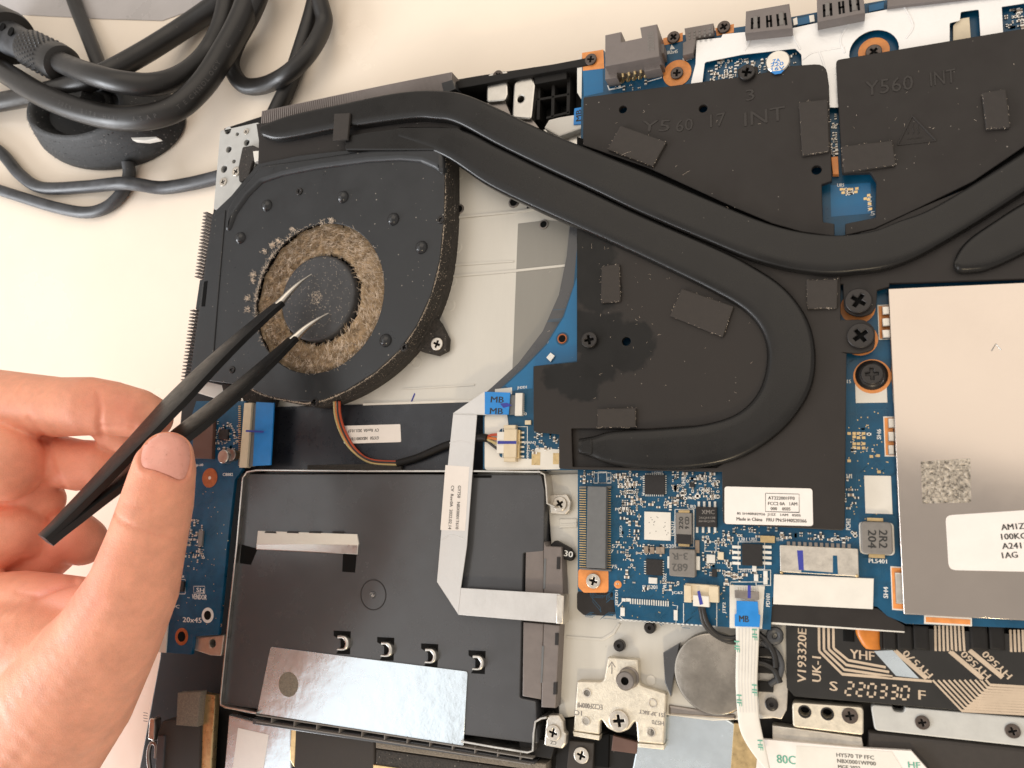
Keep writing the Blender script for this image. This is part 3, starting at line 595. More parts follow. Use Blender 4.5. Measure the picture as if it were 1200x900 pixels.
on('edge_chip', prism([(933, 22), (953, 17), (953, 26), (934, 30)], 0, .8, .1), 'pcb_light'); on('chip_end', prism([(929, 22), (934, 20), (935, 28), (930, 30)], 0, 1, .1), 'solder'); on('chip_end', prism([(948, 18), (954, 17), (955, 25), (949, 26)], 0, 1, .1), 'solder')
on('edge_chip', prism([(1018, 6), (1036, 2), (1036, 10), (1018, 14)], 0, .8, .1), 'pcb_light'); on('port_cover', prism([(1040, -4), (1180, -26), (1180, -8), (1040, 8)], .1, 3, .2), 'socket_grey')
# white wrinkled shielding sheet over the rear of the board
H1 = px([(826, 73), (850, 68), (870, 64), (932, 57), (939, 64), (940, 84), (880, 100), (822, 106)], 1.9); H1 = rnd(H1, .6)
H3 = rnd(px([(1126, 14), (1147, 11), (1150, 60), (1113, 66), (1113, 27), (1125, 24)], 1.9), .4); H4 = px([(1174, 8), (1225, 0), (1225, 40), (1176, 48)], 1.9)
WS = part('shielding_sheet', prism([(816, 47), (845, 44), (847, 40), (878, 37), (928, 33), (960, 26), (1045, 10), (1060, 4), (1200, -20), (1330, -45), (1330, 60), (1000, 110), (984, 126), (966, 126), (955, 110), (905, 118), (808, 122), (810, 95), (815, 75)], 1.7, 1.9, .05, holes=[H1, hole(1024, 60, 5.6, 1.9, 32), H3, H4]), 'white_sheet', 'white wrinkled foil sheet over the rear of the board')
g = G()
for pts in ([(928, 34), (931, 45), (938, 58)], [(1000, 20), (985, 45), (990, 62)], [(940, 70), (952, 62), (972, 58), (990, 55)], [(880, 38), (878, 50), (872, 60)], [(1060, 8), (1070, 30), (1062, 45)], [(960, 60), (966, 80), (962, 100)]):
    g.plus(tube([W(x, y, 1.88) for x, y in spline([Vector(q) for q in pts], 5)], .28, 8, flat=.5))
obj('wrinkle', g, 'white_sheet', WS)
p = W(1024, 60, .1); on('copper_pad', lathe([(3.6, 0), (3.6, .1)], p, 30), 'copper'); rscrew(1024, 60, .2, 1.9)
on('copper_piece', prism([(974, 184), (982, 183), (983, 204), (976, 204)], .2, 2.0, .1), 'copper')
on('edge_parts', smds([(968, 132, 982, 182, 46, .3)], .05), ['smd_tan', 'smd_black', 'solder'], kind='stuff')
on('pale_component', prism([(1117, 30), (1124, 22), (1136, 20), (1138, 47), (1117, 48)], 0, 1.2, .1), 'cream')
CAPA = on('can_capacitor', lathe([(2.9, 0), (3, .4), (2.9, .6), (3, .9), (3.0, 4.3), (2.75, 4.6)], W(912, 77, 2.3) - Vector((0, 0, 2.3)), 30), 'steel')
on('printed_text', texts([('ZA', 905, 72, 914, 70, 4), ('220', 903, 76, 918, 74, 4), ('16V', 904, 81, 919, 79, 4)], 4.65), 'blue_tab')
on('cap_mark', prism([(903, 84), (919, 82), (915, 86), (908, 87)], 4.55, 4.64, 0), 'blue_tab')
on('edge_parts', smds([(1178, 12, 1200, 34, 30, .5)], .1), ['smd_tan', 'smd_black', 'solder'], kind='stuff')

# ---- heatsink
HS_PX = [(676, 268), (676, 424), (625, 429, .6), (625, 506, .8), (655, 509), (655, 549, .5), (669, 550), (846, 553), (847, 614, 1), (990, 622, 1), (992, 414), (988, 413), (1007, 414, 3), (1025, 410, 4), (1026, 384, 4), (1012, 374, 3), (985, 375), (985, 331),
         (985, 322), (905, 300), (760, 240), (690, 240)]
PZ = 4.0
HS = part('heatsink', prism(HS_PX, 2.6, PZ, .2, holes=[hole(734, 400, 1.15, PZ), rnd(px([(669.5, 502), (760, 503), (850, 497), (880, 520), (840, 548), (671, 547)], PZ), .3)]), 'plate_stained', 'matt black main cold plate with an oily stain')
def hs(name, g, m, **k): return obj(name, g, m, HS, **k)
hs('plate_well', prism([(666, 500), (880, 494), (890, 549), (666, 549)], 1.9, 2.5, .05), 'plate')
hs('cold_plate', prism([(683.5, 114), (790, 100), (880, 88), (905, 83), (926, 77, 2), (968, 74, 4), (971.5, 100), (975, 212), (963, 216), (964.5, 260), (978, 262), (978, 277), (940, 272), (905, 262), (860, 243), (760, 197), (683, 170)], 2.4, PZ, .22, r=.3,
   holes=[hole(730, 128, 1.1, PZ), hole(824, 127, 1.1, PZ), hole(957, 199, 1.15, PZ)]), 'plate', label='upper cold plate embossed Y560 17 INT')
hs('cold_plate', prism([(979.5, 70, 1), (1200, 33), (1330, 10), (1330, 80), (1200, 172), (1140, 213), (1078, 243), (1025, 268), (990.5, 276), (990.5, 262), (1026, 255), (1027, 213, 1), (1020, 202, .6), (987, 203)], 2.4, PZ, .22, r=.3), 'plate', label='right cold plate embossed Y560 INT with warning triangle')
hs('cold_plate', prism([(895, 312), (940, 300), (1330, 140), (1345, 322), (1042.5, 332), (1042, 336), (1028, 340), (1027, 358, 1.5), (1022, 367, 2.5), (1006, 372, 3), (989, 364, 2.5), (988, 333), (930, 330)], 2.2, 3.6, .2), 'plate')
# heat pipes from their two edges
hs('pipe_gap_shade', prism([(676, 160), (760, 190), (905, 262), (985, 282), (1100, 240), (1200, 170), (1330, 80), (1330, 150), (1190, 240), (1010, 326), (900, 322), (676, 285)], 1.6, 2.3, .05), 'deep_black')  # black sheets added here and below: shade of the pipe gaps as colour
hs('pipe_gap_shade', prism([(500, 145), (545, 146), (620, 182), (700, 222), (700, 262), (660, 240), (590, 206), (524, 172)], 2.2, 3.3, .05), 'deep_black')
hs('heat_pipe', band([(310, 148), (345, 136), (400, 124), (470, 110), (520, 108), (559, 116.5), (635, 153), (684, 173), (750, 200), (832, 236), (909, 266), (970, 277), (1020, 273), (1055, 260), (1100, 241), (1200, 179), (1320, 95)],
   [(309, 161), (333, 165), (400, 153), (480, 142), (510, 142), (537, 147), (586, 173), (641, 200), (695, 225), (750, 251), (832, 286), (887, 308), (941, 320.5), (996, 322), (1070, 305), (1200, 227), (1320, 140)], PZ - .6, 6.6), 'pipe', sharp=80, label='black flattened heat pipe running from fan to the right edge')
hs('heat_pipe', band([(470, 150), (537, 152), (586, 174), (641, 201), (695, 226), (750, 252), (832, 288), (876, 309), (919.5, 338), (947, 376), (956, 420), (947, 464), (914, 507), (865, 538), (810, 549), (750, 549), (712, 543), (696, 537), (680, 532)],
   [(470, 166), (523, 186), (570, 217), (613, 239), (668, 264), (723, 289), (777, 314), (832, 341), (870, 363), (892, 388), (899, 420), (889.5, 458), (865, 484), (826.6, 497), (777, 502), (740, 504), (714, 506), (697, 511), (680, 514)], PZ - .8, 6.2), 'pipe', sharp=80, label='black heat pipe looping round to a pinched end')
hs('heat_pipe', band([(1117, 309), (1122, 296), (1136, 280), (1165, 260), (1200, 238), (1320, 170)], [(1118, 314), (1124, 320), (1140, 320), (1160, 316), (1200, 298), (1320, 235)], 3.0, 6.0), 'pipe', sharp=80)
hs('pipe_crimp', prism([(681, 516), (694, 514), (694, 533), (681, 531)], 4.4, 6.45, .4, r=.5), 'pipe')
hs('pipe_shoulder', prism([(404, 158), (470, 150), (536, 149), (548, 158), (530, 182), (519, 176), (440, 176), (404, 176)], 2, 6.1, .5, r=1.0), 'pipe')
hs('pipe_clip', prism([(391.5, 133), (410, 132), (407, 163), (389.5, 165)], 6.4, 7.5, .25), 'pad')
for q in ([(727, 147), (781, 166), (765, 195), (712, 175)], [(936, 120), (970, 116), (972, 177), (940, 182)], [(986, 171.5), (1046, 164.5), (1050, 193), (989, 202)], [(1151, 108.5), (1179, 104), (1184, 149), (1156, 151)], [(705, 312), (726, 309), (727, 353), (704, 355)],
          [(799, 338), (860, 359), (847, 395), (785, 370)], [(700, 479), (745, 478), (745, 501), (700, 501)], [(945, 328), (982, 327), (981, 361), (946, 362)]):
    hs('foam_pad', prism(q, PZ - .1, PZ + 1.0, .22, r=.25), 'pad'); fz = G()
    for k in range(30):
        e = random.choice((0, 1, 2, 2, 3)); t = random.random(); (ax_, ay_), (bx_, by_) = q[e], q[(e + 1) % 4]; fibre(fz, W(ax_ + (bx_ - ax_) * t, ay_ + (by_ - ay_) * t, PZ + 1.0), random.uniform(.12, .45), .03, .5, 1)
    hs('pad_fuzz', fz, 'dust_pale', kind='stuff', sharp=0)
hs('screw_ear', prism([(864, 80), (888, 77), (889, 92), (865, 95)], 2.6, PZ - .05, .2, r=.8), 'plate')
for (x, y, r) in ((875, 84, 2.1), (690, 398, 2.2), (1006, 352, 3.0), (1008.5, 393, 3.0)): screw(x, y, PZ - .1, r, 'screw_black', HS, 1.5)
# embossing
for (s, x0, y0, x1, y1, h) in (('Y560', 1014, 104, 1070, 96, 17), ('INT', 1090, 93, 1120, 88, 16), ('60', 792, 148, 812, 145, 14), ('17', 832, 142, 850, 139, 15), ('INT', 872, 140, 920, 132, 16), ('3', 874, 112, 884, 110, 13), ('Y5', 752, 148, 785, 147, 13)):
    hs('embossed_text', text(s, x0, y0, x1, y1, h, PZ + .16, ex=.2), 'emboss')
g = G()
for a, b_ in (((1069, 136), (1097, 165)), ((1097, 165), (1052, 170)), ((1052, 170), (1069, 136))): g.plus(tube([W(*a, PZ), W(*b_, PZ)], .22, 8))
hs('warning_triangle', g, 'emboss')
for dx in (-6, 0, 6):
    hs('warning_wave', tube([W(1070 + dx + .9 * math.sin(t * 1.6), 157 - t * 2.6, PZ + .02) for t in range(6)], .12, 6), 'emboss')
hs('warning_bar', tube([W(1063, 163, PZ + .02), W(1081, 161, PZ + .02)], .12, 6), 'emboss')
LBL = hs('paper_label', prism([(849, 570), (952, 572.5), (953, 616.5), (849, 614)], PZ, PZ + .12, .03, r=.7), 'label', label='white printed label on the cold plate')
g = texts([('AT222001FF0', 900, 583.5, 931, 584, 3.8), ('FCC2 0A   1AM', 900, 590, 934, 590.6, 3.8), ('000    0S05', 903, 596, 926, 596.5, 3.6), ('8S 5H40R82926  J1SZ   1AM   0S05', 863.5, 602, 938, 604.5, 3.6), ('Made in China   FRU PN:5H40S20366', 863, 608, 945, 610.5, 4)], PZ + .15)
g.plus(line([(897, 578), (936.5, 579), (936.5, 600.5), (897, 599.5), (897, 578)], .12, PZ + .15)); hs('printed_text', g, 'ink')

g = G()
for i in range(80):
    x, y = random.choice(((random.uniform(690, 960), random.uniform(110, 260)), (random.uniform(640, 890), random.uniform(290, 480)), (random.uniform(990, 1190), random.uniform(60, 200)), (random.uniform(690, 800), random.uniform(290, 460))))
    p = W(x, y, PZ + .05); fibre(g, Vector((p.x, p.y, PZ + .05)), random.uniform(.2, .9), random.uniform(.015, .035), .1, 1.2)
for (x, y) in ((728, 182), (800, 205), (770, 290), (690, 288), (722, 338)):
    p = W(x, y, PZ + 2.7)
    fibre(g, Vector((p.x, p.y, p.z if y < 260 else PZ + .1)), random.uniform(1.5, 3.5), .02, .1, .6)
hs('lint', g, 'dust_pale', kind='stuff', sharp=0)
# ---- cooling fan
FZ = 4.6
fan_px = [(271, 229), (302, 192), (350, 182), (440, 172), (521, 169), (521, 215), (520, 255), (515, 305), (505, 345), (488, 382), (468, 410), (440, 436), (405, 458), (370, 471), (345, 470), (312, 463), (288, 452), (222, 443), (236, 340), (249, 250)]
HC = W(372, 348.5, FZ); HR = (W(372, 262, FZ) - W(372, 436, FZ)).length / 2
FAN = part('cooling_fan', prism(fan_px, FZ - 1, FZ, .25, r=.5, holes=[circ(HC.x, HC.y, HR, 72)], br=2), 'fan_black', 'black blower fan clogged with beige dust')
def fn(name, g, m, **k): return obj(name, g, m, FAN, **k)
# side wall, dusty
wall = [(521, 169), (521, 215), (520, 255), (515, 305), (505, 345), (488, 382), (468, 410), (440, 436), (405, 458), (370, 471), (345, 470), (312, 463), (288, 452)]
P = spline([W(x, y, FZ - .6) for x, y in wall], 6); V = []; Fc = []
cen = Vector((HC.x, HC.y, 0))
for i, p in enumerate(P):
    o_ = (p - cen); o_.z = 0; o_.normalize()
    for (d, z) in ((-1.2, FZ - .7), (.15, FZ - .55), (.35, FZ - .8), (.35, -1.5), (.75, -1.9), (.75, -5), (-1.2, -5)): q = p + o_ * d; V.append((q.x, q.y, z))
for i in range(len(P) - 1):
    for k in range(6): a = i * 7; Fc.append((a + k, a + 7 + k, a + 8 + k, a + k + 1))
fn('side_wall', G().add(V, Fc), 'dusty_black')
fn('fan_base', prism([(271, 229), (302, 192), (521, 169), (521, 255), (515, 305), (488, 382), (440, 436), (370, 471), (312, 463), (222, 443)], -4.9, -3.5, .1), 'black_plastic')
fn('raised_step', prism([(273, 229), (304, 193), (440, 173), (520, 170), (520, 207), (508, 197), (492, 190), (468, 188), (430, 190), (370, 198), (330, 206), (306, 214), (290, 230), (276, 250), (268, 270), (262, 270), (264, 246)], FZ - 3, FZ + 1.0, 1.7, r=3, br=5), 'fan_black', sharp=80)
fn('raised_step', prism([(250, 252), (264, 246), (256, 340), (248, 442), (223, 442), (237, 340)], FZ - .2, FZ + .35, .3, br=2), 'fan_black')
fn('vent_slot', prism([(239, 330), (243, 329), (240, 359), (236, 359)], FZ, FZ + .45, 0), 'deep_black')
for (x, y) in ((313, 241), (402, 231), (461, 257), (494, 290), (452, 399), (282, 279)): fn('rivet', dome(x, y, FZ, 1.95, 1.5), 'rivet', sharp=80)
for (x, y, r) in ((350, 224, 1.25), (516, 257, 1.25), (473, 407, 1.25), (368, 472, 1.3), (271, 433, 1.25)): screw(x, y, FZ - .4, r, 'screw_black', FAN, .8)
fn('mounting_ear', prism([(494, 382), (504, 364), (515, 378), (524, 396), (523, 410), (511, 416), (494, 412), (480, 404)], -4.9, -2.2, .4, r=.8), 'dusty_black'); screw(511.5, 403, -2.2, 2.0, 'screw_silver', FAN, .6)
fn('mounting_ear', prism([(258, 447), (290, 455), (320, 466), (316, 476), (285, 474), (262, 462)], -4.9, -1, .4, r=.8), 'dusty_black'); screw(281, 470, -1, 1.4, 'screw_silver', FAN, .5)
fn('copper_strip', tube(spline([W(x, y, -.6) for x, y in ((284, 478), (283, 490), (277, 496), (265, 497))], 5), .6, 8), 'copper_dark')
fn('gold_edge', line([(478, 177), (496, 174), (518, 171)], .35, FZ + .95), 'gold')
# impeller hub
HUBZ = 4.2; hubc = W(371, 349, HUBZ); hubr = (W(371, 300, HUBZ) - W(371, 398, HUBZ)).length / 2
hb = Vector((hubc.x, hubc.y, 0))
fn('fan_hub', lathe([(hubr * 1.03, -3.4), (hubr * 1.02, HUBZ - .9), (hubr, HUBZ - .35), (hubr * .965, HUBZ - .05), (hubr * .93, HUBZ), (hubr * .3, HUBZ), (hubr * .17, HUBZ + .02), (hubr * .02, HUBZ + .05)], hb, 64), 'hub')
g = G()
for i in range(46):
    a = 6.28319 * i / 46; q = []
    for k in range(5): r = hubr * 1.0 + (HR * 1.12 - hubr) * k / 4; w_ = a + .25 * k / 4; q.append(Vector((hb.x + r * math.cos(w_), hb.y + r * math.sin(w_), 0)))
    V = []
    for k in range(5):
        t = (q[min(k + 1, 4)] - q[max(k - 1, 0)]).normalized(); n = Vector((-t.y, t.x, 0)) * .3
        V += [(*(q[k] + n).xy, -3), (*(q[k] - n).xy, -3), (*(q[k] - n).xy, 1.6), (*(q[k] + n).xy, 1.6)]
    Fc = [(k * 4 + j, k * 4 + (j + 1) % 4, k * 4 + 4 + (j + 1) % 4, k * 4 + 4 + j) for k in range(4) for j in range(4)]
    fn('fan_blade', G().add(V, Fc), 'black_plastic')
# dust mat: undulating felt plus loose fibres
felt = G(); nr, na = 14, 120; V = []; Fc = []
for i in range(nr):
    r = hubr * 1.06 + (HR * 1.03 - hubr * 1.06) * i / (nr - 1)
    for k in range(na):
        a = 6.28319 * k / na; z = 2.0 + .35 * math.sin(k * .82 + i * .2) + random.uniform(-.3, .3) - (1.0 if i == 0 else 0)
        V.append((hb.x + (HC.x - hb.x) * i / nr + r * math.cos(a), hb.y + (HC.y - hb.y) * i / nr + r * math.sin(a), z))
for i in range(nr - 1):
    for k in range(na): Fc.append((i * na + k, i * na + (k + 1) % na, (i + 1) * na + (k + 1) % na, (i + 1) * na + k))
fn('dust_felt', G().add(V, Fc), 'dust', kind='stuff')
g = G()
for i in range(1500):                          # lumps of felt standing in rows
    a = random.uniform(0, 6.28319); r = hubr * 1.08 + (HR * .97 - hubr * 1.08) * math.sqrt(random.random()); c = Vector((hb.x + (HC.x - hb.x) * (r / HR) + r * math.cos(a), hb.y + r * math.sin(a), 2.0 + random.random() * .9)); az = a + 2.2 + random.gauss(0, .5); mi = random.choice((0, 0, 1))
    for k in range(6): fibre(g, c + Vector((random.gauss(0, .22), random.gauss(0, .22), random.random() * .3)), random.uniform(1.0, 2.2), random.uniform(.05, .10), .8, .7, mi, az=az + random.gauss(0, .35))
for i in range(9000):
    a = random.uniform(0, 6.28319); r = hubr * 1.05 + (HR * .99 - hubr * 1.05) * math.sqrt(random.random()); x = hb.x + (HC.x - hb.x) * (r / HR) + r * math.cos(a)
    fibre(g, Vector((x, hb.y + r * math.sin(a), 1.9 + random.random() * .9)), random.uniform(.8, 2.2), random.uniform(.03, .08), 1.0, .9, random.choice((0, 0, 1)), az=a + 2.2 + random.gauss(0, .8))
for i in range(420):                           # fluff caught on the rim and on the hub
    a = random.gauss(2.75, .45) if random.random() < .8 else random.uniform(0, 6.28); r = HR + random.uniform(-.4, .5)
    fibre(g, Vector((HC.x + r * math.cos(a), HC.y + r * math.sin(a), FZ + random.random() * .2)), random.uniform(.4, 1.3), .05, .7, 1, 1)
fn('dust_fibres', g, ['dust', 'dust_pale'], kind='stuff', sharp=0)
g = G()
for (x, y, n) in ((389, 259, 60), (344, 269, 45), (320, 288, 90), (327, 283, 60), (311, 295, 50), (298, 322, 70), (297, 330, 40), (291, 350, 70), (291, 363, 50), (378, 261, 30)):
    for i in range(n):
        p = W(x + random.gauss(0, 1.7), y + random.gauss(0, 1.7), FZ); fibre(g, Vector((p.x, p.y, FZ + random.random() * .6)), random.uniform(.3, .9), .07, 1, 1)
for i in range(520):
    a = random.uniform(0, 6.28); r = hubr * (.16 * math.sqrt(random.random()) if i < 170 else random.random() ** .6 * .97); fibre(g, Vector((hb.x + r * math.cos(a), hb.y + r * math.sin(a), HUBZ + .05)), random.uniform(.15, .5), .045, .4, 1)
for i in range(2600):
    k = random.randrange(len(P) - 1); p = P[k].lerp(P[k + 1], random.random()); o_ = p - cen; o_.z = 0; o_.normalize(); fibre(g, p + o_ * .3 + Vector((0, 0, random.choice((.2, .1, -random.random() * 5)))), random.uniform(.15, .7), .04, .8, 1)
fn('dust_tufts', g, 'dust_pale', kind='stuff', sharp=0)
# fins
g = G(); a, b_ = W(243, 250, 2.5), W(217, 445, 2.5); d = (b_ - a)
for i in range(50):
    t = i / 49
    if .40 < t < .58: continue
    c = a + d * t; u = Vector((-1, -.08, 0)).normalized(); g.add(*obx((c + u * .2), (u.x, u.y), .15, .85, 6, -2.6))
fn('fin_stack', g, 'socket_grey', kind='stuff'); fn('fin_cover', prism([(234, 328), (240, 327), (236, 362), (229, 362)], -2.6, 3.6, .2), 'fan_black')
g = G(); q = [W(*t, 3) for t in ((308, 141), (400, 122), (470, 108), (529, 97))]; q = spline(q, 40)
for i in range(0, len(q)):
    c = q[i]; t = (q[min(i + 1, len(q) - 1)] - q[max(i - 1, 0)]).normalized(); g.add(*obx(c, (-t.y, t.x), .26, 3.2, 6.0, -2.5))
fn('fin_stack', g, 'socket_grey', kind='stuff')
fn('fin_shroud', prism([(300, 145), (345, 140), (470, 118), (532, 112), (540, 150), (522, 172), (440, 176), (302, 194), (303, 165)], -3, PZ - .3, .3), 'plate')
fn('fin_end', prism([(517, 97), (530, 93), (534, 104), (520, 110)], -3, 3.8, .3), 'fan_black')
# hinge bracket in the corner
BR = part('corner_bracket', prism([(258, 153, .8), (303, 143, .8), (304, 178, .6), (296, 200), (283, 215), (262, 243), (250, 246, 1)], -4, -2.6, .2, holes=[hole(267, 153, 1.35, -2.6), hole(278, 157, .7, -2.6), hole(268, 175, 1.2, -2.6), hole(274, 189, .75, -2.6), hole(262.5, 198, 1.35, -2.6), hole(289, 167, 1.2, -2.6)]), 'bracket_grey', 'pale grey perforated metal corner bracket')
screw(288, 154, -2.6, 1.1, 'screw_silver', BR, .3); screw(276, 200.5, -2.6, 1.75, 'screw_silver', BR, .7); screw(261, 213, -2.6, 1.6, 'screw_silver', BR, .3)
obj('bracket_arm', prism([(284, 172), (296, 170), (312, 178), (313, 188), (296, 188), (291, 208), (280, 214), (279, 196)], -2.6, -1.2, .3, r=.8), 'dusty_black', BR); obj('bracket_block', prism([(296, 177), (314, 175), (313, 184), (298, 190)], -2.4, 0, .3), 'white_film', BR)
# fan wires
for m, dz, dx in (('wire_orange', 0, 0), ('wire_yellow', .1, -2.2), ('wire_black', .4, 1.6), ('wire_red', -.1, 3.6)):
    pts = [(394 + dx, 470, 0), (395 + dx, 486, -2), (401 + dx, 506, -3.3), (414 + dx * .9, 527, -3.6), (435, 541 - dx * .6, -3.6), (470, 543.5 - dx * .5, -3.4)]
    fn('fan_wire', tube(spline([W(x, y, z + dz * .3) for x, y, z in pts], 7), .42, 8), m)
fn('wire_sleeve', tube(spline([W(x, y, z) for x, y, z in ((466, 543, -3.4), (490, 536, -3.3), (520, 523, -2.8), (548, 515, -1.5), (566, 513, .6), (572, 514, 1.2))], 8), 1.15, 12), 'black_plastic')
for i, m in enumerate(('wire_red', 'wire_orange', 'wire_yellow', 'wire_black')):
    fn('fan_wire', tube(spline([W(569, 513 + i * .6, 1.2), W(575, 511 + i * 3.4 - 1, 1.4), W(584, 509 + i * 6, 1.4)], 6), .38, 8), m)

# ---- left daughterboard
DB = part('daughterboard', prism([(288, 470), (284, 550), (275, 562), (266, 640), (256, 744), (227, 746), (224, 767), (186, 764), (196, 690), (214, 520), (230, 470)], -1.3, 0, .05), 'pcb', 'dark blue side board beside the thumb')
def db(name, g, m, **k): return obj(name, g, m, DB, **k)
db('board_traces', traces([(200, 560, 270, 740, 70)], 0), 'trace', kind='stuff')
KEEP = []
db('small_components', smds([(222, 608, 238, 656, 60, .5), (250, 496, 281, 528, 60, .5), (196, 650, 240, 700, 14, .5)]), ['smd_tan', 'smd_black', 'solder'], kind='stuff')
g = G()
for i in range(40): g.add(*obx(W(random.uniform(205, 268), random.uniform(570, 740), 0), (1, 0), .13, .13, .04, 0))
db('solder_pads', g, 'gold', kind='stuff')
for x, y, r, m in ((246, 560, 3.2, 'copper_dark'), (213, 746, 2.7, 'copper_dark'), (243.5, 721, 2.4, 'silk')):
    p = W(x, y, .05); db('ring_pad', lathe([(r, 0), (r, .1)], p, 28), m)
    db('hole_core', lathe([(r * (.18 if m == 'copper_dark' and x > 240 else .6), 0), (r * (.18 if m == 'copper_dark' and x > 240 else .6), .14)], p, 20), 'deep_black' if x < 244 else 'solder')
g = texts([('SH', 230, 691, 239, 692, 5), ('VENDOR', 225, 699, 242, 700, 6), ('20x45', 214, 726, 236, 727, 6), ('C8882', 261, 556, 273, 556, 3.5), ('HHQR', 204, 675, 216, 676, 3.5), ('JH8', 229, 546, 238, 545, 3.5), ('DC', 202, 710, 210, 711, 4)], .05)
g.plus(frame(227, 687, 240, 695, .15)); g.plus(frame(203, 679, 217, 696, .18)); db('silkscreen_print', g, 'silk')
db('small_chip', box(205, 681, 215, 693, 0, .9, .1), 'chip'); db('small_chip', box(232, 622, 237, 640, 0, .8, .1), 'chip_grey'); db('small_chip', box(256, 503, 267, 515, 0, .8, .1), 'chip')
db('brown_pad', prism([(236, 493), (250, 492), (248, 538), (225, 537), (226, 508)], 0, 1.6, .2), 'brown_pad')
db('can_capacitor', lathe([(2.2, 0), (2.2, 2.6), (2.0, 2.8)], W(261, 535, 2.8) - Vector((0, 0, 2.8)), 26), 'steel'); db('can_capacitor', lathe([(2.0, 0), (2.0, 2.4), (1.8, 2.6)], W(270, 533, 2) - Vector((0, 0, 2.6)), 26), 'steel_dark')
db('ribbon_socket', box(283, 472, 292, 548, 0, 2, .2), 'cream'); db('socket_pins', legs([(281, 476, 281, 545, 30, 1, 0)], .12, 1.0), 'gold')
bt = db('blue_tab', prism([(300, 471), (321, 472), (317, 545), (296, 546)], .8, 1.4, .1), 'blue_tab'); db('socket_latch', box(291, 473, 300, 547, 0, 1.1, .1), 'connector_grey'); db('pen_mark', line([(288, 505), (309, 506)], .6, 2.05), 'blue_ink')
db('side_strip', prism([(188, 699), (199, 698), (194, 765), (184, 764)], .02, .5, .05), 'white_film'); db('strip_peg', box(186, 704, 195, 709, .5, 1.4, .1), 'chip'); db('strip_peg', box(185, 726, 193, 731, .5, 1.4, .1), 'chip')
part('metal_tab', prism([(227, 747), (263, 744), (259, 769), (246, 768), (234, 764), (227, 762)], -4, -1.4, .3, r=.5, holes=[hole(249, 754, 1.3, -1.4)]), 'tinplate')

# ---- lower left: speaker corner
LC = part('speaker_box', prism([(190, 845), (236, 843), (231, 1000), (180, 1000), (184, 860)], -9, -3, .5), 'pad', 'dark grey speaker box in the front corner')
obj('foam_pad', prism([(208, 812), (235, 811), (231, 852), (206, 850)], -4, -1, .3), 'foam', LC); obj('foam_edge', prism([(236, 812), (252, 815), (247, 900), (240, 980), (230, 980), (236, 880)], -6, -3.6, .4), 'gold', LC)
obj('metal_clip', prism([(175, 842), (181, 843), (180, 869), (173, 866)], -5, -2, .3, r=.5), 'steel', LC); obj('metal_clip', tube(spline([W(x, y, -3) for x, y in ((176, 905), (174, 885), (177, 872), (183, 873), (183, 888))], 6), .7, 10), 'steel_dark', LC)
obj('grille_rib', prism([(184, 862), (193, 862), (190, 920), (180, 920)], -4, -2.4, .4, r=.6), 'dark_film', LC)
g = G()
for i in range(4): g.plus(line([(168, 835 + i * 3.2), (173, 836 + i * 3.2)], .2, -8.95))
obj('print_marks', g, 'ink_grey', TRAY)

# ---- drive bay
CZ = -.9
bay = [(289, 555), (634, 556, 1), (638, 576), (637, 646), (613, 648), (609, 818), (628, 822), (630, 872), (262, 826)]
BAY = part('drive_bay', prism(bay, -8, CZ, .3, r=.6), 'dark_film', 'black plastic lined drive bay with silver rim')
def by(name, g, m, **k): return obj(name, g, m, BAY, **k)
def wallp(pts, z0, z1, w):                      # upright thin wall following pixel points seen at its top
    P = [W(x, y, z1) for x, y in pts]; g = G(); V = []
    for i, p in enumerate(P):
        t = (P[min(i + 1, len(P) - 1)] - P[max(i - 1, 0)]).normalized(); n = Vector((-t.y, t.x, 0)) * w / 2
        V += [(p.x + n.x, p.y + n.y, z0), (p.x + n.x, p.y + n.y, z1 - .1), (p.x + n.x * .6, p.y + n.y * .6, z1), (p.x - n.x * .6, p.y - n.y * .6, z1), (p.x - n.x, p.y - n.y, z1 - .1), (p.x - n.x, p.y - n.y, z0)]
    Fc = [(i * 6 + k, i * 6 + 6 + k, i * 6 + 7 + k, i * 6 + k + 1) for i in range(len(P) - 1) for k in range(5)]
    Fc += [tuple(range(6)), tuple(range(len(V) - 1, len(V) - 7, -1))]
    return g.add(V, Fc)
by('metal_rim', wallp([(633, 553), (560, 552), (430, 552), (300, 551), (289, 553), (284, 560), (277, 640), (268, 720), (258, 818), (258, 826), (264, 829), (300, 836)], -7, .8, .55), 'steel')
by('metal_rim', wallp([(540, 869), (580, 876), (618, 882), (624, 880), (625, 860), (627, 846), (634, 842), (640, 841)], -6, .4, .55), 'steel')
by('metal_rim', wallp([(630, 552), (638, 556), (640, 572), (641, 590), (650, 594)], -6, .6, .5), 'tinplate')
T1 = by('screw_tab', prism([(642, 580), (664, 579), (669, 588), (668, 598), (663, 603), (644, 602)], -4, -2.5, .4, r=.6), 'tinplate'); screw(655.5, 590.5, -2.5, 2.0, 'screw_silver', BAY, .6)
T2 = by('screw_tab', prism([(640, 844), (643, 838), (655, 838), (660, 846), (661, 858), (664, 860), (663, 872), (659, 878), (637, 874)], -3, -.6, .5, r=.7), 'tinplate'); screw(648, 859, -.6, 2.0, 'screw_silver', BAY, .5); by('raised_text', text('CZ', 652, 871, 645, 870, 4, -.55), 'ink_grey')
by('corner_foot', prism([(607, 862), (640, 868), (650, 876), (646, 890), (610, 884)], -6, -2.2, .3), 'black_plastic')
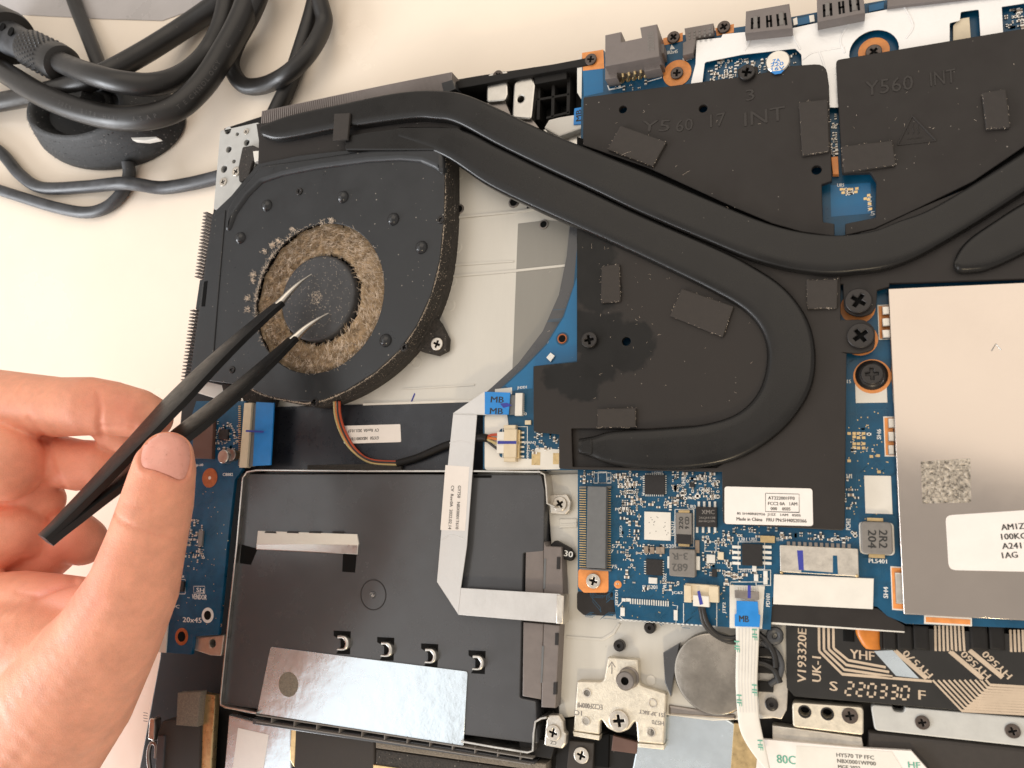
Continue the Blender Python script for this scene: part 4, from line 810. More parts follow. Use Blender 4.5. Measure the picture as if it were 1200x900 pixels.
# white spring tongue and its slots
by('metal_tongue', prism([(302, 622), (418, 626), (420, 637), (419, 649), (300, 643)], CZ - .4, CZ + .5, .15), 'white_film')
by('tongue_bevel', prism([(300, 637), (420, 638), (419, 650), (300, 644)], CZ - .4, CZ + .56, .25), 'steel')
for q in ([(402, 648), (418, 649), (416, 671), (401, 670)], [(283, 638), (302, 643), (294, 662), (281, 660)]): by('slot', prism(q, CZ - .2, CZ + .03, 0), 'deep_black')
for x in (317, 343, 369, 396): by('notch', prism([(x - 6, 622.5), (x + 6, 622.8), (x + 7, 625), (x - 7, 624.5)], CZ + .4, CZ + .58, 0), 'chip')
by('slot', prism([(555, 557), (576, 557), (576, 560), (555, 560)], CZ, CZ + .06, 0), 'deep_black')
by('slot', prism([(543, 630), (546, 630), (542, 688), (540, 688)], CZ, CZ + .04, 0), 'deep_black')
p = W(437.5, 697, CZ); by('moulded_ring', lathe([(4.4, -.1), (4.4, .12), (4.15, .12), (4.15, -.1)], p, 48, closed=False), 'chip'); by('moulded_ring', lathe([(4.1, -.1), (4.1, .05), (1.1, .08), (.9, .3), (.5, .1), (.2, .1)], p, 36), 'dark_film')
g = G()
for k in range(7): fibre(g, p + Vector((random.uniform(-.8, .8), random.uniform(-.8, .8), .35)), .7, .06, .4, 1)
by('dimple_lint', g, 'label', kind='stuff')
for (x, y) in ((402, 753), (453, 760.5), (504.5, 768), (560, 776)):
    by('hook_slot', prism([(x - 11, y - 14), (x + 9, y - 13), (x + 8, y + 14), (x - 8, y + 13), (x - 3, y + 5), (x - 3, y - 3), (x - 11, y - 8)], CZ, CZ + .05, 0), 'deep_black')
    pts = [(x - 5, y + 10), (x + 4, y + 10), (x + 8, y + 4), (x + 8, y - 3), (x + 4, y - 8), (x - 4, y - 9)]
    by('spring_hook', band([(a, c - 1.6) if i in (0, 1) else (a + 0, c) for i, (a, c) in enumerate(pts)], [(x - 4, y + 6), (x + 2, y + 6), (x + 4, y + 2), (x + 4, y - 1), (x + 1, y - 5), (x - 4, y - 5)], CZ - .3, CZ + 1.6, 6), 'steel', sharp=70)
# aluminium foil sheet with its round hole
FO = by('foil_sheet', prism([(317, 758, .8), (548, 787, .8), (543, 874), (301, 836)], CZ + .02, CZ + .3, .08, br=2), 'foil', label='bright aluminium foil sheet across the bay')
by('round_hole', lathe([(3.6, -.04), (3.6, .03)], W(338, 802, CZ + .3), 36), 'foam')
# ribbed rail along the bay's front
by('rail', prism([(296, 842), (545, 879), (626, 893), (626, 896), (545, 886), (296, 849)], -7, -1.6, .2), 'dark_film')
by('rail', wallp([(300, 838), (420, 856), (545, 876), (624, 889)], -7, -.2, .35), 'chip_grey'); by('rail', wallp([(300, 846), (420, 864), (545, 884), (622, 896)], -7, -.6, .35), 'chip_grey')
for i in range(12):
    x = 318 + i * 26.5; y = 843.5 + (x - 318) * .148; by('rail_rib', wallp([(x + .3, y - 4), (x - .3, y + 4)], -7, -.5, .3), 'chip_grey')
# drive connector on the right of the bay
for q, z in (([(616, 642), (637, 640), (637, 698), (615, 698)], -1.0), ([(637, 635), (640, 640), (658, 641), (660, 697), (637, 698)], -.2), ([(613, 729), (637, 731), (634, 820), (612, 816)], -1.0), ([(637, 731), (656, 733), (651, 830), (634, 829)], -.2)):
    by('connector_block', prism(q, -7, z, .3), 'socket_grey')
by('slot', prism([(609, 648), (615, 648), (612, 818), (608, 818)], -3, -2.8, 0), 'deep_black')
for (x, y) in ((654, 659), (652, 748), (650, 806)): by('connector_latch', prism([(x - 1.5, y - 6), (x + 2.5, y - 6), (x + 2, y + 8), (x - 2, y + 8)], -1, .1, .1), 'chip')
by('connector_step', prism([(637.5, 655), (640, 655), (639, 690), (636.5, 690)], -.5, -.1, .05), 'connector_grey'); by('connector_step', prism([(635, 757), (637.5, 757), (635.5, 800), (633.5, 800)], -.5, -.1, .05), 'connector_grey')
part('cable_boot', prism([(643, 640), (650, 633), (668, 643), (673, 652), (669, 658), (658, 655)], -4, -1.5, .5, r=.8), 'black_plastic')
part('raised_text', text('30', 661, 648, 671, 650, 7, -1.45), 'silk')

# ---- flat drive ribbon, folded over the bay
RB = part('flat_ribbon', prism([(531, 485), (559, 485), (553, 560), (547, 640), (540, 689), (537, 720), (512, 682), (519, 600)], .9, 1.25, .05), 'ribbon', 'flat grey ribbon cable folded across the drive bay')
obj('ribbon_fold', prism([(531, 484), (568, 458.5), (570, 486), (559, 486)], 1.26, 1.5, .05), 'ribbon', RB); obj('ribbon_run', prism([(540, 689), (655, 696, 1), (661, 699), (660, 731), (537, 720.5)], 1.3, 1.6, .08), 'ribbon', RB)
obj('ribbon_edge', wallp([(531, 484.5), (570, 486)], 1.2, 1.65, .25), 'steel', RB)
obj('ribbon_lip', prism([(652, 696), (661, 698), (660, 732), (651, 731)], -3, 1.75, .4, br=2), 'tinplate', RB); obj('ribbon_wrinkle', tube(spline([W(x, y, 1.2) for x, y in ((518, 632), (530, 627), (545, 632))], 6), .22, 8, flat=.6), 'ribbon', RB); obj('ribbon_wrinkle', tube(spline([W(x, y, 1.2) for x, y in ((527, 519), (540, 517), (556, 521))], 6), .2, 8, flat=.6), 'ribbon', RB)
obj('white_label', prism([(522, 545), (550, 547), (545, 622), (516, 621)], 1.25, 1.3, .01), 'label', RB)
obj('printed_text', texts([('GY750   NBX0001T610', 538.5, 569, 535.5, 620, 4), ('CV  Rev:0A  2022.02.14', 530.5, 569, 527, 620, 4)], 1.34), 'ink_grey', RB)
obj('blue_tab', prism([(568, 459), (598, 460), (596, 486), (568, 485.5)], 1.5, 1.8, .05), 'blue_tab', RB); obj('printed_text', texts([('MB', 575, 468, 590, 468.5, 7), ('MB', 574, 481.5, 589, 482, 7)], 1.84), 'ink', RB); obj('pen_mark', prism([(586, 473), (594, 472), (600, 475), (590, 478)], 1.8, 1.86, 0), 'blue_ink', RB)

# ---- pale floor right of the bay
FL2 = part('floor_plate', prism([(640, 556), (690, 554), (690, 690), (740, 700), (925, 730), (923, 812), (905, 842), (835, 845), (780, 838), (690, 838), (655, 842), (650, 700)], -9, -4.4, .3), 'floor_metal', 'pale metal floor plate below the board')
def f2(name, g, m, **k): return obj(name, g, m, FL2, **k)
f2('stamped_rib', prism([(655, 608), (676, 608), (676, 618), (655, 619)], -4.6, -4.0, .3), 'floor_metal'); f2('stamped_rib', prism([(664, 745), (705, 748), (718, 740), (724, 730), (727, 731), (720, 743), (707, 751), (664, 748)], -4.6, -4.15, .1), 'floor_metal'); f2('stamped_rib', prism([(657, 614), (676, 613), (676, 615), (657, 616)], -4.4, -3.8, .1), 'floor_metal')
for (x, y, m) in ((761, 736, 'screw_black'), (725, 757, 'screw_black')): p = W(x, y, -2.8); p.z = -4.4; f2('standoff', lathe([(1.5, 0), (1.45, 1.4), (1.2, 1.6), (.5, 1.6), (.45, .6), (.2, .6)], p, 22), m)
for (x, y) in ((763, 797),): f2('white_dot', lathe([(1.2, 0), (1.2, .2), (1.05, .25)], W(x, y, -4.4), 20), 'white_film')
# drive-lever bracket
SB = part('lever_bracket', prism([(712, 770), (748, 773), (749, 803, 1.5), (781, 813), (778, 873), (747, 870), (745, 843), (737, 855, 2), (725, 860, 3), (712, 854, 2), (703.5, 841), (702.5, 861), (671.5, 857), (676, 798), (707, 799, 1.5)], -4.3, -2.0, .45, r=.5, br=2), 'bracket_metal', 'stamped pale metal bracket with threaded post')
obj('bracket_lip', prism([(671, 857), (703, 862), (702, 868), (672, 863)], -5, -2.4, .3), 'bracket_metal', SB); obj('bracket_lip', prism([(747, 871), (779, 873), (778, 879), (747, 876)], -5, -2.4, .3), 'bracket_metal', SB)
obj('threaded_post', lathe([(2.7, 0), (2.6, .5), (2.35, .7), (2.35, 4.0), (2.1, 4.3), (1.0, 4.3), (.9, 3), (.2, 3)], W(737, 794, -2), 30), 'steel_dark', SB); p = W(737, 794, -2); obj('post_bore', lathe([(.9, 0), (.9, .1)], p + Vector((0, 0, 3.2)), 16), 'deep_black', SB)
screw(725, 845, -2.0, 2.6, 'screw_silver', SB, .7)
for (x, y) in ((688, 812), (686.5, 845), (765, 824), (763, 858)): p = W(x, y, -2); obj('punched_ring', lathe([(1.15, -.1), (1.1, .2), (.85, .2), (.8, 0), (.2, 0)], p, 20), 'tinplate', SB)
obj('stamped_text', texts([('EC22F000MF', 706, 829, 676, 826, 6), ('1C', 682, 836, 674, 835, 6), ('JS1.3P.BKT', 780, 838, 749, 833, 6), ('H570', 778, 848, 764, 846, 5)], -1.96), 'steel_dark', SB); obj('stamped_arrow', G().plus(line([(717, 790), (717, 779)], .25, -1.96)).plus(line([(713, 782), (717, 776), (721, 782)], .25, -1.96)), 'steel_dark', SB)
part('black_trim', prism([(655, 842), (690, 842), (705, 858), (745, 868), (745, 905), (650, 905)], -9, -5.5, .4), 'black_plastic'); SCP = part('screw_plate', prism([(667, 868), (696, 871), (694, 905), (664, 900)], -7, -4.2, .3), 'pad'); screw(681, 885.5, -4.2, 2.05, 'screw_silver', LAP, .5)
part('ribbed_block', prism([(718, 862), (748, 870), (746, 884), (716, 880)], -7, -5, .3), 'brown_pad'); part('ribbed_block', prism([(696, 862), (714, 860), (713, 900), (697, 898)], -7, -4.8, .3), 'deep_black')

# ---- coin cell and its wires
CEL = W(836, 789.5, -1.2); cr = (W(836, 741, -1.2) - W(836, 838, -1.2)).length / 2
CO = part('coin_cell', lathe([(cr * .93, -3.2), (cr, -2.8), (cr * 1.0, -.6), (cr * .97, -.1), (cr * .93, 0), (cr * .4, .05), (cr * .02, .05)], CEL, 56), 'cell', 'round coin cell wrapped in dark film')
obj('cell_wrap', prism([(777, 765), (796, 754), (790, 790), (786, 817), (779, 800)], -4, -1.6, .2), 'dark_film', CO)
for k in range(2):
    pts = [(820 + k * 3, 706, 1.6), (822 + k * 3, 718, 1.8), (826 + k * 4, 732, 1.2), (838 + k * 3, 744, .4), (856, 752 - k * 4, 0), (872, 750 - k * 5, -1.2), (892, 748 - k * 4, -2)]
    obj('cell_wire', tube(spline([W(*q) for q in pts], 7), .62, 10), 'cable', CO)
obj('wire_ring', tube([W(908 + 6.5 * math.cos(a * .35), 745 + 7 * math.sin(a * .35), -2.2) for a in range(19)], .8, 8), 'cable_grey', CO)
obj('cell_wire', tube(spline([W(x, y, -2.5) for x, y in ((893, 752), (905, 760), (912, 768), (916, 780), (912, 794), (902, 802))], 7), .75, 10), 'cable_grey', CO); obj('cell_wire', tube(spline([W(x, y, -2.0) for x, y in ((888, 742), (899, 752), (907, 766), (909, 782))], 7), .75, 10), 'cable', CO); obj('cell_wire', tube(spline([W(x, y, -2.2) for x, y in ((886, 776), (898, 779), (908, 786), (914, 800))], 7), .75, 10), 'cable', CO)
for (y0, y1) in ((758, 770), (771, 790), (798, 812)): obj('tape_wrap', prism([(888, y0), (907, y0 + 2), (906, y1), (888, y1 - 1)], -4, -2.6, .4), 'black_plastic', CO)
part('foil_pocket', prism([(752, 845), (790, 836), (850, 842), (866, 852), (872, 905), (740, 905)], -8, -5.2, .4), 'foil'); part('dark_gap', prism([(783, 826), (862, 838), (862, 844), (783, 838)], -7, -3.8, .6, r=.5), 'steel_dark')
STF = part('screw_plate', prism([(890, 765), (915, 765), (924, 800), (922, 832), (916, 843), (888, 838)], -6, -4.1, .2), 'tinplate'); p = W(904, 826, -3.2); p.z = -4.1; obj('standoff', lathe([(1.55, 0), (1.5, .7), (1.2, .9), (.5, .9), (.4, .3), (.1, .3)], p, 22), 'screw_black', STF)

# ---- touch-pad ribbon
TR = part('touchpad_ribbon', band([(862, 728), (862.5, 760), (862, 800), (864, 835), (868, 858), (880, 880), (898, 903)], [(890, 728), (889, 760), (887.5, 800), (889, 835), (893, 858), (898, 880), (903, 903)], .25, .6), 'ribbon', 'narrow pale ribbon cable hanging from the board')
TR.data.materials[0] = MATS['white_film']
obj('blue_tab', prism([(863, 704), (888, 705), (889, 720), (891, 721), (890, 735), (861, 734), (861, 720), (863, 719)], .6, .95, .05), 'blue_tab', TR); obj('printed_text', text('MB', 866, 725, 877, 725.5, 7.5, 1.0), 'ink', TR)
obj('printed_text', texts([('HF', 863.5, 751, 864, 764, 6), ('HF', 884, 737, 884.5, 750, 6), ('HF', 866, 814, 866.5, 827, 6), ('HF', 884, 802, 884.5, 815, 6), ('HF', 890.5, 867, 891.5, 879, 6)], .68), 'green_ink', TR)
g = G()
for i in range(6):
    t = (i + 1) / 7; g.plus(line([(862 + 28 * t, 736), (862.5 + 26 * t, 760), (862 + 25 * t, 800), (864 + 24.5 * t, 835)], .1, .66))
obj('ribbon_line', g, 'ribbon', TR, kind='stuff')
part('gold_sheet', prism([(860, 848), (866, 848), (900, 884), (930, 905), (856, 905)], -7, -4.8, .1), 'gold')

# ---- keyboard flex, lower right
KX = part('keyboard_flex', prism([(921, 722), (960, 722), (1060, 735), (1330, 752), (1330, 850), (1190, 838), (1120, 832), (931, 816), (922, 806)], -6, -3.2, .05, r=.5), 'flex', 'black keyboard flex sheet with copper tracks and lettering')
def kx(name, g, m, **k): return obj(name, g, m, KX, **k)
KZ = -3.15
g = G()
for i in range(4):
    x = 959.5 + i * 5.6; g.plus(line([(x, 722), (x + .5, 762 - i * 1.2), (x + 1.5, 764 - i * 1.2), (987 + i * 2.4, 790 - i * 5.4), (1092 if i == 0 else 1050 - i * 4, 798.5 - i * (5.5 if i else 0))], .55, KZ))
for i in range(11):
    y = 833 - i * 3.0; x0 = 1093 + i * 6.2; x1 = x0 + (y - 797) * .95
    g.plus(line([(x0, 797 - i * .05), (x1, y), (1330, y + (1330 - x1) * .055)], .42, KZ))
for i in range(8): g.plus(line([(1096 + i * 4.6, 733), (1096.5 + i * 4.8, 763)], .45, KZ))
for i in range(6): g.plus(line([(1184 + i * 4.8, 738), (1185 + i * 4.8, 764)], .45, KZ))
kx('copper_tracks', g, 'flex_trace', kind='stuff')
g = texts([('V193320E', 939.5, 800, 940, 737, 10), ('UK-1', 957, 799, 957, 770, 10), ('YHF', 996, 766, 1024, 769, 10.5), ('S', 972, 803.5, 981, 804.5, 11), ('F', 1076, 814, 1084, 815, 11)], KZ)
seg = {'2': 'abged', '0': 'abcdef', '3': 'abgcd'}; SG = {'a': ((0, 0), (1, 0)), 'b': ((1, 0), (1, .5)), 'c': ((1, .5), (1, 1)), 'd': ((0, 1), (1, 1)), 'e': ((0, .5), (0, 1)), 'f': ((0, 0), (0, .5)), 'g': ((0, .5), (1, .5))}
for i, ch in enumerate('220330'):
    for s in seg[ch]:
        (a, c), (d, e) = SG[s]; ox, oy = 992 + i * 13, 799.5 + i * 1.0; m_ = .2
        A_ = (ox + 8.5 * (a + (d - a) * m_) - 1.5 * c, oy + 15 * (c + (e - c) * m_)); B_ = (ox + 8.5 * (d - (d - a) * m_) - 1.5 * e, oy + 15 * (e - (e - c) * m_)); g.plus(line([A_, B_], .42, KZ))
for k, (a, b_) in enumerate((((1048, 762), (1086, 795)), ((1113, 763), (1152, 796)), ((1136, 762), (1175, 794)))):
    g.plus(line([a, b_], 1.0, KZ))
for (s, x, y) in (('HY570', 1076, 778), ('HY560', 1144, 779), ('HY560', 1169, 779)): g.plus(text(s, x + 15, y + 15, x - 16, y - 14, 8, KZ))
kx('printed_text', g, 'flex_trace')
kx('painted_reflection', prism([(1024, 763), (1046, 762), (1077, 795), (1050, 792)], KZ - .1, KZ + .02, 0), 'foil')  # silver reflection on the flex, put in as a foil-coloured strip
kx('orange_flex', band([(1002, 728), (1003, 742), (1009, 754), (1014, 760)], [(1030, 730), (1031, 742), (1031, 754), (1032, 761)], KZ, -1.6), 'flex_orange', sharp=70)
for (a, b_) in ((1034, 1050), (1051, 1069), (1070, 1089), (1137, 1158), (1159, 1178)): kx('key_socket', box(a, 733, b_, 762, -5, -2.2, .5), 'black_plastic')
kx('key_socket', box(988, 728, 1001, 752, -5, -2.6, .4), 'deep_black')
# hinge plate, white bar and lower rail
HB = part('hinge_plate', prism([(928, 823, 1), (1012, 829, 1), (1012, 862), (929, 852)], -7, -3.0, .35, r=.8, holes=[hole(943, 834, 1.1, -3), hole(969.5, 836.5, 1.1, -3)]), 'bracket_metal', 'pale hinge plate with three screw holes'); screw(996, 839, -3, 1.75, 'screw_brown', HB, .4)
obj('hinge_leaf', prism([(905, 850), (929, 853), (1010, 864), (1012, 876), (905, 868)], -8, -4.4, .3), 'tinplate', HB)
for (x, y) in ((943, 834), (969.5, 836.5)): p = W(x, y, -3); obj('hole_rim', lathe([(1.1, -.4), (1.15, .12), (1.45, .12), (1.5, -.1)], p, 20, closed=False), 'chip', HB)
WB = part('white_bar', prism([(1020, 826, 1), (1045, 828), (1048, 834, 1), (1059, 835, 1), (1061, 829), (1200, 841), (1330, 852), (1330, 890), (1200, 875), (1025, 856, 1)], -8, -3.6, .3), 'bracket_grey', 'white painted support bar below the flex')
for (x, y) in ((1081, 847), (1187, 857)): screw(x, y, -3.6, 1.5, 'screw_brown', WB, .4)
part('front_rail', prism([(1018, 858), (1200, 877), (1330, 892), (1330, 1000), (1010, 1000)], -9, -4.6, .8), 'pad')
RL = part('printed_ribbon', prism([(890, 866), (1000, 876), (1068, 880), (1090, 905), (1090, 950), (880, 950)], -4.6, -3.4, .05), 'label', 'translucent pale ribbon with printed part number')
obj('white_label', prism([(933, 874), (1045, 881), (1060, 905), (932, 905)], -3.4, -3.34, .01), 'white_film', RL); obj('printed_text', texts([('HY570 TP FFC', 980, 884.5, 1024, 888, 4.5), ('NBX0001WP00', 981, 891.5, 1026, 895, 4.5), ('MGE 2022', 982, 898.5, 1008, 900.5, 4.5)], -3.3), 'ink_grey', RL); obj('printed_text', texts([('80C', 910, 889, 932, 891, 10)], -3.36), 'green_ink', RL)
obj('green_mark', text('HF', 1064, 896, 1078, 897, 7, -3.33), 'green_ink', RL)

# ---- pieces in front of the bay
FP = part('foil_pouch', prism([(268, 838), (300, 846), (341, 852), (342, 960), (258, 960)], -8, -5, .5), 'foil', 'crumpled silver foil pouch with a pinkish label')
obj('pink_label', prism([(279, 853), (315, 861), (308, 905), (272, 905)], -5, -4.9, .02), 'label', FP)
part('grey_cover', prism([(346, 853), (400, 861), (439, 867), (438, 980), (342, 980)], -8, -4, .5), 'pad'); part('gold_tape', prism([(341, 852), (348, 855), (345, 900), (339, 890)], -7, -4.8, .3), 'gold')
part('foam_bar', prism([(440, 867), (545, 884), (640, 895), (640, 905), (440, 877)], -8, -3.4, .4), 'foam'); part('foam_bar', prism([(440, 878), (640, 906), (640, 970), (436, 970)], -8, -4.2, .6), 'dusty_black')
part('gold_tape', prism([(437, 896), (500, 905), (500, 930), (437, 930)], -6, -3.9, .2), 'gold')

# ================================================================== THINGS ON THE TABLE
def cable(name, pts, r, m, label, group=None, parent=None, n=10):
    path = spline([W(x, y, z) for x, y, z in pts], n); o = obj(name, tube(path, r, 16), m, parent, label=None if parent else label, cat=None if parent else 'cable', group=group, sharp=80); return o
T0 = TZ
# dusty round stand
SC = W(130, 148, T0); SC.z = T0 + .1
ax = SC; K = 64; prof = [(.62, .2), (.98, 0), (1.0, .8), (.98, 3.5), (.84, 10), (.70, 16), (.66, 17.2), (.61, 17.4), (.57, 16.4), (.5, 12), (.2, 11), (.02, 11)]
V = []; Fc = []; u = (W(214, 148, T0) - W(47, 148, T0)) / 2; Rx = u.length; Ry = (W(130, 98, T0) - W(130, 198, T0)).length / 2; u.normalize(); v_ = Vector((-u.y, u.x, 0))
for rr, hh in prof:
    for k in range(K): a = 6.28319 * k / K; V.append(SC + u * (Rx * rr * math.cos(a)) + v_ * (Ry * rr * math.sin(a)) + Vector((0, 0, hh)))
for i in range(len(prof) - 1):
    for k in range(K): Fc.append((i * K + k, i * K + (k + 1) % K, (i + 1) * K + (k + 1) % K, (i + 1) * K + k))
STAND = obj('round_stand', G().add(V, Fc), 'rubber_dusty', label='dusty black oval stand base under the crossing cables', cat='stand', sharp=50)
obj('stand_post', lathe([(7.5, 0), (7, 1.5), (5.2, 3), (5, 12), (4.6, 13)], W(120, 128, T0 + 11), 28), 'rubber_dusty', STAND)
obj('stand_slot', prism([(153, 161), (183, 160), (185, 162), (170, 165), (155, 164)], T0 + 12, T0 + 14.5, .2), 'white_film', STAND)
obj('stand_cable', tube(spline([W(*q) for q in ((150, 190, T0 + 4), (151, 206, T0 + 2.6), (143, 226, T0 + 2.6), (125, 243, T0 + 2.6), (100, 249, T0 + 2.6), (65, 243, T0 + 2.6), (25, 231, T0 + 2.6), (-40, 210, T0 + 2.6))], 9), 2.45, 14), 'cable_grey', STAND, sharp=80)
g = G(); zt = STAND.data.vertices
for i in range(420):
    a = random.uniform(3.3, 6.1); rr, hh = random.choice(((.99, 2.2), (.92, 6.5), (.86, 9.2), (.78, 12.7), (.73, 14.8), (.64, 17.4)))
    c = SC + u * (Rx * rr * math.cos(a)) + v_ * (Ry * rr * math.sin(a)) + Vector((0, 0, hh + .15)); fibre(g, c, random.uniform(.2, .9), random.uniform(.06, .16), .5, 1)
obj('stand_dust', g, 'cable_grey', STAND, kind='stuff', sharp=0)
# plug with knurled sleeve and its cord
a_, b_ = W(-6, 36, T0 + 17), W(74, 76, T0 + 23); ax = (b_ - a_).normalized(); L_ = (b_ - a_).length
PLG = obj('cable_plug', lathe([(10.8, -22), (11.2, -6), (11.2, L_ * .20), (10.4, L_ * .25), (7.0, L_ * .26), (6.2, L_ * .3)], a_, 44, ax), 'cable', label='round black plug with knurled sleeve and a thick cord', cat='plug', sharp=40)
obj('strain_relief', lathe([(7.2, L_ * .24), (6.4, L_ * .42), (6.0, L_ * .56), (6.4, L_ * .57)], a_, 32, ax), 'cable_grey', PLG)
e_ = ax.orthogonal().normalized()
for t in (.33, .46): obj('relief_slot', lathe([(1.9, 0), (1.9, .5)], a_ + ax * (L_ * t) + (Vector((0, 0, 1)) - ax * ax.z).normalized() * (6.25) + ax.cross(Vector((0, 0, 1))).normalized() * -2.2, 14, Vector((0, 0, 1)) - ax * ax.z), 'deep_black', PLG)
obj('sleeve', lathe([(6.5, L_ * .56), (7.6, L_ * .58), (7.3, L_ * .9), (7.6, L_ * .92), (7.2, L_ * 1.0), (5.2, L_ * 1.02)], a_, 32, ax), 'cable', PLG)
g = G(); e2 = ax.cross(e_)
for i in range(8):
    for k in range(26):
        an = 6.28319 * (k + .5 * (i % 2)) / 26; c = a_ + ax * (L_ * (.6 + .036 * i)) + (e_ * math.cos(an) + e2 * math.sin(an)) * 7.35; g.plus(lathe([(.55, -.1), (.35, .35), (.1, .4)], c, 6, e_ * math.cos(an) + e2 * math.sin(an)))
obj('sleeve_knurl', g, 'cable_grey', PLG, kind='stuff')
cable('plug_cord', [(64, 70, T0 + 23), (85, 79, T0 + 27), (110, 88, T0 + 31), (140, 96, T0 + 30), (180, 99, T0 + 24), (215, 88, T0 + 15), (244, 62, T0 + 7), (262, 25, T0 + 6), (272, -30, T0 + 5)], 4.1, 'cable', None, parent=PLG)
# loose cables
c1 = cable('thick_cable', [(-50, 56, T0 + 10), (0, 82, T0 + 18), (50, 112, T0 + 23.5), (100, 131, T0 + 24.5), (150, 139, T0 + 24.2), (200, 130, T0 + 20), (235, 102, T0 + 15), (262, 62, T0 + 12.5), (285, 18, T0 + 11), (300, -30, T0 + 8)], 4.6, 'cable', 'thick black cable with grey printing curving under the plug cord')
cable('cable_run', [(-50, 128, T0 + 4.1), (20, 116, T0 + 10), (80, 102, T0 + 22), (120, 88, T0 + 22), (165, 64, T0 + 14), (210, 36, T0 + 6), (255, 5, T0 + 4.5), (300, -30, T0 + 4.1)], 4.1, 'cable', 'straight black cable crossing beneath the plug cord')
cable('cable_run', [(72, -40, T0 + 3.1), (90, 10, T0 + 3.4), (108, 55, T0 + 5.5), (118, 84, T0 + 6), (122, 110, T0 + 5.5)], 3.0, 'cable', 'short black cable running from the grey sheet to the round stand')
cable('looped_cable', [(318, -40, T0 + 12), (298, 12, T0 + 9), (278, 50, T0 + 5), (271, 76, T0 + 3.5), (283, 98, T0 + 3.2), (305, 101, T0 + 3.4), (335, 88, T0 + 9.2), (362, 62, T0 + 9), (379, 30, T0 + 5), (376, 6, T0 + 6.5), (360, -40, T0 + 11)], 3.1, 'cable', 'black cable bent into a round loop above the fan')
cable('cable_run', [(375, -40, T0 + 3.1), (368, 6, T0 + 3.1), (352, 60, T0 + 3.1), (338, 100, T0 + 3.1), (322, 134, T0 + 3.1), (304, 172, T0 + 3.1)], 3.0, 'cable', 'black cable passing under the loop and behind the laptop')
cable('thin_cable', [(-40, 150, T0 + 2.7), (0, 178, T0 + 2.7), (24, 205, T0 + 2.7), (50, 220, T0 + 2.7), (100, 219, T0 + 2.9), (140, 215, T0 + 7.6), (160, 216, T0 + 7.0), (190, 220, T0 + 3), (225, 215, T0 + 2.7), (262, 206, T0 + 2.7)], 2.6, 'cable_grey', 'thin grey black cable disappearing behind the corner bracket')
# printing along the thick cable
def cable_text(s, pts, h):
    g = G(); P_ = spline([W(x, y, z) for x, y, z in pts], 12); d = [0]
    for i in range(1, len(P_)): d.append(d[-1] + (P_[i] - P_[i - 1]).length)
    for k, ch in enumerate(s):
        if ch == ' ': continue
        t = d[-1] * (k + .5) / len(s); j = max(i for i in range(len(d)) if d[i] <= t); j = min(j, len(P_) - 2); c = P_[j].lerp(P_[j + 1], (t - d[j]) / (d[j + 1] - d[j])); tg = (P_[j + 1] - P_[j]).normalized()
        cu = bpy.data.curves.new('tmp', 'FONT'); cu.body = ch; cu.resolution_u = 2; o = bpy.data.objects.new('tmp', cu); me = bpy.data.meshes.new_from_object(o)
        n = (CAM - c).normalized(); n = (n - tg * n.dot(tg)).normalized(); sd = n.cross(tg); c2 = c + n * 4.66 
        g.add([c2 + tg * (v.co.x - .3) * h * 1.3 + sd * (v.co.y - .35) * h * 1.3 for v in me.vertices], [tuple(p.vertices) for p in me.polygons]); bpy.data.objects.remove(o); bpy.data.curves.remove(cu); bpy.data.meshes.remove(me)
    return g
obj('printed_text', cable_text('300/500V  E178 HVU  ASAP  TECHNOLOGY  CABLE', [(65, 118, T0 + 24), (100, 131, T0 + 24.5), (150, 139, T0 + 24.2), (200, 130, T0 + 20), (235, 102, T0 + 15), (262, 62, T0 + 12.5), (280, 28, T0 + 11)], 1.7), 'cable_print', c1)
obj('paper_sheet', prism([(-60, -60), (330, -70), (235, 8), (190, 24), (120, 22), (25, 17), (-20, 60), (-60, 70)], T0 + .05, T0 + .35, .05), 'clear_sheet', label='pale grey sheet lying under the cables', cat='sheet')

# ================================================================== TWEEZERS
tipz = HUBZ + .6
tA, tB = W(365, 321.5, tipz), W(385, 367, tipz)
grip = W(196, 505, 42); mid = (tA + tB) / 2
dirn = (grip - mid).normalized()
# tail seen at pixel (60, 617): find how far along
best = min((abs(proj(mid + dirn * t)[0] - 54), t) for t in [x * .5 for x in range(120, 360)])[1]
tail = mid + dirn * best
print('tweezer length', best, 'tail', tail, proj(tail), proj(grip))
TW = empty('tweezers', tail, 'black tweezers with bare steel tips touching the fan hub', 'tweezers')
sep = (tB - tA); sep = (sep - dirn * sep.dot(dirn)).normalized()      # across the gap
wid = dirn.cross(sep).normalized()                                     # along each blade's width
if wid.z < 0: wid = -wid
wid = (wid * .8 + sep * .62).normalized(); sp2 = dirn.cross(wid).normalized()
if sp2.dot(sep) < 0: sp2 = -sp2
def blade(path, widths, ths, m, name):
    V = []; Fc = []; K = 8
    for p, w, t in zip(path, widths, ths):
        for a, b in ((-.5, -.36), (-.36, -.5), (.36, -.5), (.5, -.36), (.5, .36), (.36, .5), (-.36, .5), (-.5, .36)): V.append(p + wid * (a * w) + sp2 * (b * t))
    for i in range(len(path) - 1):
        for k in range(K): Fc.append((i * K + k, i * K + (k + 1) % K, i * K + K + (k + 1) % K, i * K + K + k))
    Fc += [tuple(range(K - 1, -1, -1)), tuple(range(len(V) - K, len(V)))]
    return obj(name, G().add(V, Fc), m, TW, sharp=40)
